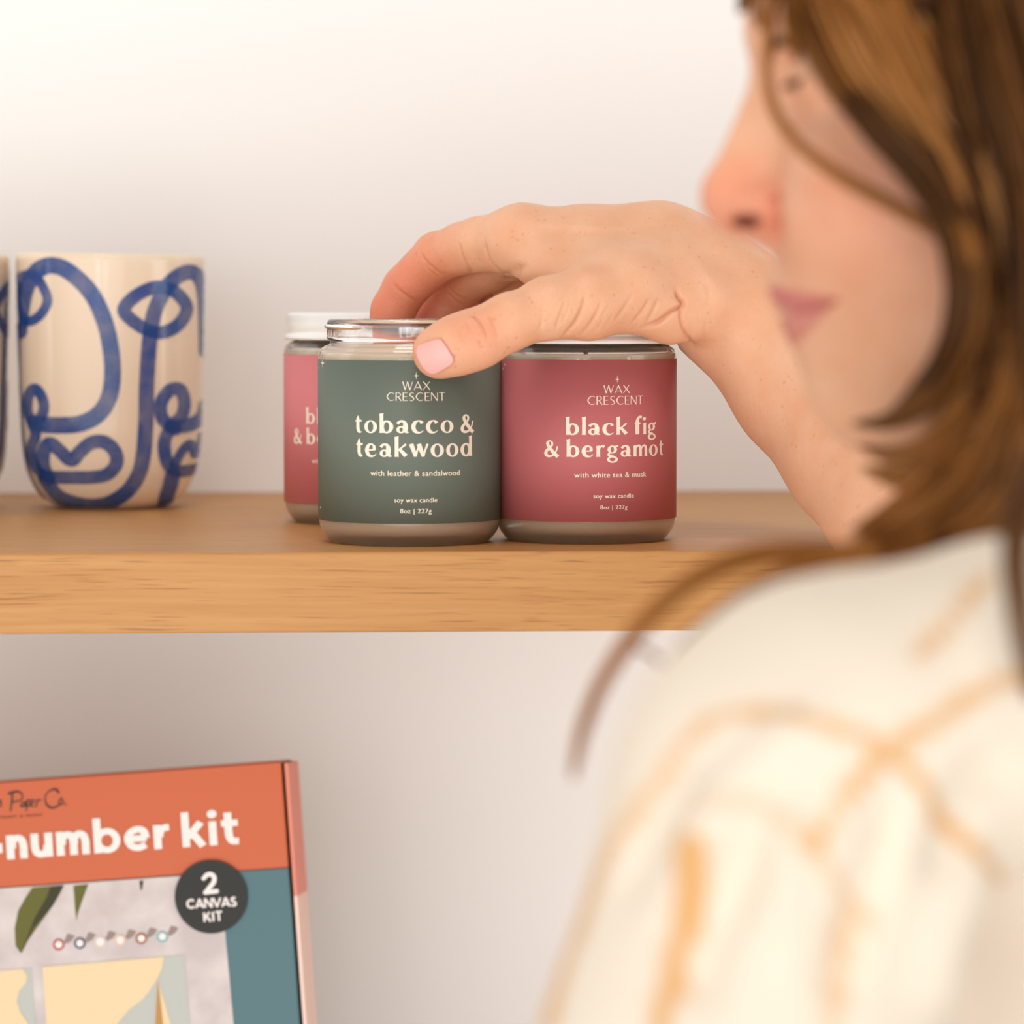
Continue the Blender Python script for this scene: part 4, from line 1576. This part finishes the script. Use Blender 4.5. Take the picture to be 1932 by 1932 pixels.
def fold(poly, w, d):
    q_ = catmull(poly, 6)
    m_ = np.nonzero(fr_ & (SV[:, 1] < .9))[0]
    dd, t = seg_dist(sp[m_], q_)
    SV[m_] -= SN[m_] * (np.exp(-(dd / w) ** 2) * d * np.clip(np.minimum(t, 1 - t) * 5, 0.2, 1))[:, None]


for poly, w, d in [([(1560, 1330), (1440, 1430), (1330, 1560), (1260, 1700)], 34, -.004), ([(1330, 1420), (1230, 1560), (1160, 1720)], 30, .005), ([(1440, 1520), (1400, 1650), (1330, 1800), (1310, 1930)], 40, .005),
                   ([(1700, 1460), (1660, 1620), (1600, 1760), (1560, 1932)], 34, .006), ([(1932, 1430), (1820, 1520), (1760, 1700)], 40, .005), ([(1500, 1480), (1480, 1640), (1450, 1800)], 36, -.004), ([(1850, 1600), (1780, 1760), (1750, 1932)], 40, -.005)]:
    fold(poly, w, d)
m_shirt = mat('cream_cotton_flannel', lin(246, 232, 214), 0.85, 0.2)
nt, N, L, b = nodes(m_shirt)
at = N.new('ShaderNodeAttribute')
at.attribute_name = 'check'
mx = N.new('ShaderNodeMix')
mx.data_type = 'RGBA'
L.new(at.outputs['Fac'], mx.inputs['Factor'])
mx.inputs[6].default_value = lin(238, 222, 202)
mx.inputs[7].default_value = lin(222, 170, 112)
L.new(mx.outputs[2], b.inputs['Base Color'])
bump_noise(m_shirt, 500, 0.25, 0.0008)
chk = np.zeros(len(SV))
lines = [([(1290, 1400), (1340, 1360), (1400, 1345), (1480, 1350), (1600, 1380), (1680, 1408)], 26, .75), ([(1680, 1408), (1760, 1365), (1850, 1305), (1940, 1268)], 30, .9), ([(1680, 1410), (1610, 1490), (1530, 1600)], 30, .95),
         ([(1690, 1425), (1780, 1530), (1860, 1630), (1940, 1740)], 28, .9), ([(1860, 1090), (1800, 1165), (1740, 1235)], 26, .75), ([(1320, 1590), (1300, 1700), (1275, 1800), (1245, 1940)], 52, .85),
         ([(1300, 1390), (1230, 1480), (1150, 1600), (1090, 1760), (1020, 1940)], 24, .55), ([(1330, 1530), (1410, 1515), (1480, 1545), (1560, 1630), (1650, 1740)], 24, .4), ([(1610, 1740), (1600, 1830), (1570, 1940)], 36, .5),
         ([(1530, 1600), (1600, 1680), (1650, 1745)], 24, .5), ([(1100, 1740), (1070, 1800), (1040, 1932)], 24, .7)]
for poly, w, a in lines:
    q_ = catmull(poly, 6)
    d_, t = seg_dist(sp, q_)
    chk = np.maximum(chk, min(1.0, a * 1.2) * np.clip((w * .5 - d_) / 5 + .5, 0, 1) * (SV[:, 1] < .9))
shirt = big_mesh('shirt', SV - OFF, SQ, m_shirt, person)
ca = shirt.data.attributes.new('check', 'FLOAT', 'POINT')
ca.data.foreach_set('value', chk.astype(np.float32))

# ------------------------------------------------------------------ hair, brow and lashes
m_hair = mat('brown_hair', lin(110, 70, 38), 0.5, 0.15)
nt, N, L, b = nodes(m_hair)
at = N.new('ShaderNodeAttribute')
at.attribute_name = 'tone'
rp = N.new('ShaderNodeValToRGB')
rp.color_ramp.elements[0].position, rp.color_ramp.elements[0].color = 0.0, lin(46, 25, 8)
rp.color_ramp.elements[1].position, rp.color_ramp.elements[1].color = 1.0, lin(214, 152, 90)
e = rp.color_ramp.elements.new(0.5)
e.color = lin(158, 100, 46)
L.new(at.outputs['Fac'], rp.inputs[0])
L.new(rp.outputs[0], b.inputs['Base Color'])


def strands(clumps):
    Vs, Qs, Ts, off = [], [], [], 0
    for pts, n, tone, rad in clumps:
        pts = np.array(pts, float)           # px, py, y, spread px
        base = catmull(pts, 8)
        m = len(base)
        P3 = np.array([P(a[0], a[1], a[2]) for a in base])
        spread = base[:, 3] * base[:, 2] / FPX
        tan = np.gradient(P3, axis=0)
        tan /= np.linalg.norm(tan, axis=1)[:, None]
        side = np.cross(tan, _F)
        side /= np.maximum(np.linalg.norm(side, axis=1), 1e-6)[:, None]
        dep = np.cross(side, tan)
        tt = np.linspace(0, 1, m)
        for _ in range(n):
            u0, v0 = np.clip(RNG.normal(0, .5), -.95, .95), np.clip(RNG.normal(0, .35), -.7, .7)
            ph, am, fq = RNG.uniform(0, 6.28), RNG.uniform(.0, .22), RNG.uniform(.5, 1.6)
            s0, s1 = RNG.uniform(0, .06), 1.0 - RNG.uniform(0, 1) ** 2 * .3
            wav = am * np.sin(ph + tt * 6.28 * fq)
            C3 = P3 + side * ((u0 + wav) * spread)[:, None] + dep * ((v0 + wav * .5) * spread)[:, None]
            r = rad * RNG.uniform(.6, 1.3) * np.clip(np.minimum((tt - s0 + .02) * 20, (s1 - tt) * 6), 0.0, 1)
            ring = []
            for k in range(3):
                a = 2 * math.pi * k / 3
                ring.append(C3 + side * (r * math.cos(a))[:, None] + dep * (r * math.sin(a))[:, None])
            Vv = np.stack(ring, 1).reshape(-1, 3)
            Vs.append(Vv)
            i = np.arange(m - 1)[:, None] * 3
            for k in range(3):
                k2 = (k + 1) % 3
                Qs.append(np.hstack([i + k, i + k2, i + 3 + k2, i + 3 + k]) + off)
            Ts.append(np.full(len(Vv), np.clip(tone + RNG.normal(0, .07), 0, 1)))
            off += len(Vv)
    return np.vstack(Vs), np.vstack(Qs), np.concatenate(Ts)


HC = 0.905
clumps = [
    # dense body of hair over crown and temple
    ([(1860, -450, .955, 60), (1800, -260, .905, 90), (1870, -60, .905, 150), (1930, 150, .90, 170), (1985, 400, .90, 170), (2010, 700, .90, 170), (2000, 1000, .90, 160)], 700, .12, .0011),
    ([(1790, -440, .955, 50), (1640, -200, .912, 60), (1700, -40, .92, 90), (1790, 120, .905, 110), (1880, 300, .90, 100), (1925, 480, .90, 80), (1925, 640, .90, 80), (1880, 800, .90, 90)], 520, .62, .0009),
    ([(1770, -430, .955, 40), (1600, -160, .918, 50), (1680, 10, .92, 60), (1760, 130, .902, 60), (1850, 260, .896, 50), (1905, 390, .893, 40), (1915, 520, .893, 36)], 170, .85, .0007),
    ([(1750, -420, .955, 40), (1560, -160, .920, 50), (1610, -20, .93, 70), (1680, 110, .915, 80), (1780, 235, .905, 70), (1860, 350, .90, 50), (1895, 470, .898, 40), (1890, 600, .9, 45), (1840, 720, .905, 55), (1750, 830, .92, 50)], 460, .72, .0008),
    ([(1700, -400, .957, 40), (1500, -120, .928, 40), (1545, 20, .935, 45), (1600, 130, .92, 50), (1690, 240, .91, 48), (1770, 340, .905, 38), (1825, 440, .888, 26), (1835, 540, .886, 24), (1820, 640, .888, 26), (1760, 735, .90, 24), (1690, 792, .918, 16), (1605, 800, .94, 6)], 300, .25, .0008),
    # dark band along the edge of the curtain over the cheek
    ([(1600, 180, .905, 22), (1660, 250, .90, 26), (1740, 330, .896, 30), (1795, 420, .89, 28), (1812, 520, .885, 26), (1808, 600, .885, 24), (1780, 680, .89, 20), (1735, 745, .905, 18), (1685, 788, .922, 14), (1625, 800, .94, 8)], 260, .05, .0008),
    # forehead wisps and the thin strand across the cheek
    ([(1420, -60, .955, 10), (1402, 0, .955, 10), (1395, 28, .955, 7)], 26, .15, .0006),
    ([(1510, -60, .94, 14), (1492, 20, .935, 16), (1498, 80, .93, 12), (1506, 118, .925, 8)], 60, .3, .0005),
    ([(1475, -70, .945, 12), (1458, 0, .945, 12), (1452, 60, .944, 9), (1462, 110, .94, 6)], 34, .4, .0005),
    ([(1440, -70, .95, 8), (1425, 0, .95, 8), (1432, 60, .95, 6)], 14, .4, .0004),
    ([(1455, -40, .95, 10), (1450, 60, .945, 10), (1446, 140, .94, 9), (1462, 210, .935, 10), (1510, 275, .925, 11), (1590, 335, .912, 13), (1680, 385, .905, 14), (1770, 440, .90, 16), (1815, 500, .897, 14)], 34, .55, .0005),
    # hair under the jaw and over the neck
    ([(1990, 560, .915, 60), (1950, 700, .915, 70), (1870, 830, .915, 70), (1780, 920, .91, 55), (1690, 985, .90, 40), (1610, 1030, .89, 26)], 300, .55, .0008),
    ([(1930, 760, .92, 50), (1860, 830, .925, 50), (1770, 885, .925, 36), (1690, 900, .935, 20), (1620, 880, .945, 6)], 110, .6, .0006),
    ([(1930, 560, .90, 60), (1900, 700, .90, 60), (1830, 800, .90, 46), (1760, 850, .91, 34), (1690, 860, .925, 20), (1620, 840, .945, 6)], 150, .48, .0007),
    ([(1960, 640, .89, 60), (1935, 760, .89, 60), (1890, 860, .885, 55), (1820, 950, .87, 48), (1740, 1000, .86, 36), (1650, 1032, .855, 26)], 420, .40, .0009),
    ([(1990, 600, .90, 50), (1900, 720, .90, 45), (1840, 790, .905, 40), (1790, 860, .91, 40)], 160, .06, .0010),
    ([(1960, 820, .88, 70), (1920, 920, .87, 70), (1850, 990, .86, 50), (1760, 1030, .855, 34)], 420, .30, .0009),
    # the lock that swings forward over the shoulder
    ([(1800, 980, .865, 40), (1700, 1025, .86, 30), (1600, 1044, .855, 20), (1500, 1040, .85, 18), (1400, 1054, .845, 18), (1300, 1100, .84, 16), (1210, 1180, .835, 14), (1140, 1280, .83, 12), (1102, 1370, .83, 11), (1086, 1440, .83, 9), (1082, 1475, .83, 7)], 70, .55, .0005),
    ([(1780, 1010, .865, 30), (1650, 1042, .86, 24), (1540, 1075, .855, 20), (1430, 1120, .85, 16), (1340, 1175, .845, 11), (1285, 1222, .84, 8), (1256, 1262, .84, 5)], 90, .34, .0006),
    ([(1720, 1020, .86, 22), (1620, 1056, .855, 20), (1500, 1085, .85, 24), (1400, 1130, .845, 20), (1320, 1190, .84, 10)], 30, .55, .0006),
    ([(1256, 1256, .84, 5), (1225, 1232, .84, 6), (1190, 1215, .84, 7)], 12, .5, .0004),
    ([(1190, 1500, .83, 5), (1120, 1520, .83, 4)], 1, .6, .0003),
    # the strand falling behind the shoulder at the frame's edge
    ([(1960, 860, .79, 30), (1925, 980, .765, 26), (1915, 1080, .755, 20), (1930, 1200, .75, 16), (1955, 1330, .75, 12)], 130, .14, .0008),
]
clumps = [c_ for c_ in clumps if c_[1] > 1]
HV, HQ, HT = strands(clumps)


def crown_strands(n):
    '''hair combed from the parting over both sides of the crown'''
    cc = P(1880, -15, YM)
    rx, ry, rz = 468 * YM / FPX + .004, .066, 490 * YM / FPX + .004
    Vs, Qs, Ts, off = [], [], [], 0
    m = 16
    s_ = np.linspace(0, 1, m)
    for k in range(n):
        ph = RNG.uniform(-1.05, 1.75)
        sd = 1 if k % 3 else -1
        lam = sd * s_ * RNG.uniform(1.25, 1.55)
        phi = ph + s_ * (0.75 if ph < .3 else .3)
        lift = RNG.uniform(0, .006)
        X_ = cc[0] + (rx + lift) * np.sin(phi) * np.cos(lam)
        Z_ = cc[2] + (rz + lift) * np.cos(phi) * np.cos(lam)
        Y_ = YM - (ry + lift) * np.sin(lam)
        C3 = np.stack([X_, Y_, Z_], 1)
        tan = np.gradient(C3, axis=0)
        tan /= np.linalg.norm(tan, axis=1)[:, None]
        out = C3 - cc
        side = np.cross(tan, out)
        side /= np.linalg.norm(side, axis=1)[:, None]
        dep = np.cross(side, tan)
        r = RNG.uniform(.0010, .0018)
        ring = [C3 + side * r * math.cos(a) + dep * r * math.sin(a) for a in (0, 2.094, 4.189)]
        Vv = np.stack(ring, 1).reshape(-1, 3)
        i = np.arange(m - 1)[:, None] * 3
        for q_ in range(3):
            q2 = (q_ + 1) % 3
            Qs.append(np.hstack([i + q_, i + q2, i + 3 + q2, i + 3 + q_]) + off)
        Vs.append(Vv)
        Ts.append(np.full(len(Vv), np.clip(RNG.normal(.3, .13), 0, 1)))
        off += len(Vv)
    return np.vstack(Vs), np.vstack(Qs), np.concatenate(Ts)


far = [(x, y, 2 * YM - d, w) for x, y, d, w in clumps[0][0]]
for part in (strands([(far, 420, .14, .0012)]), crown_strands(1500)):
    HQ = np.vstack([HQ, part[1] + len(HV)])
    HV = np.vstack([HV, part[0]])
    HT = np.concatenate([HT, part[2]])
hair = big_mesh('hair', HV - OFF, HQ, m_hair, person)
ha = hair.data.attributes.new('tone', 'FLOAT', 'POINT')
ha.data.foreach_set('value', HT.astype(np.float32))

brow = [([(1428, 82, .962, 6), (1452, 79, .957, 10), (1485, 78, .948, 11), (1530, 84, .936, 6)], 170, .22, .0005)]
EV, EQ, ET = strands(brow)
eb = big_mesh('eyebrow', EV - OFF, EQ, m_hair, person)
ea = eb.data.attributes.new('tone', 'FLOAT', 'POINT')
ea.data.foreach_set('value', ET.astype(np.float32))
lash = [([(1500, 150, .945, 2), (1488, 158, .945, 4), (1476, 166, .945, 5)], 26, .1, .0003), ([(1512, 146, .938, 2), (1502, 160, .936, 4), (1492, 170, .936, 4)], 22, .1, .0003)]
EV, EQ, ET = strands(lash)
el = big_mesh('eyelashes', EV - OFF, EQ, m_hair, person)
ea = el.data.attributes.new('tone', 'FLOAT', 'POINT')
ea.data.foreach_set('value', ET.astype(np.float32))
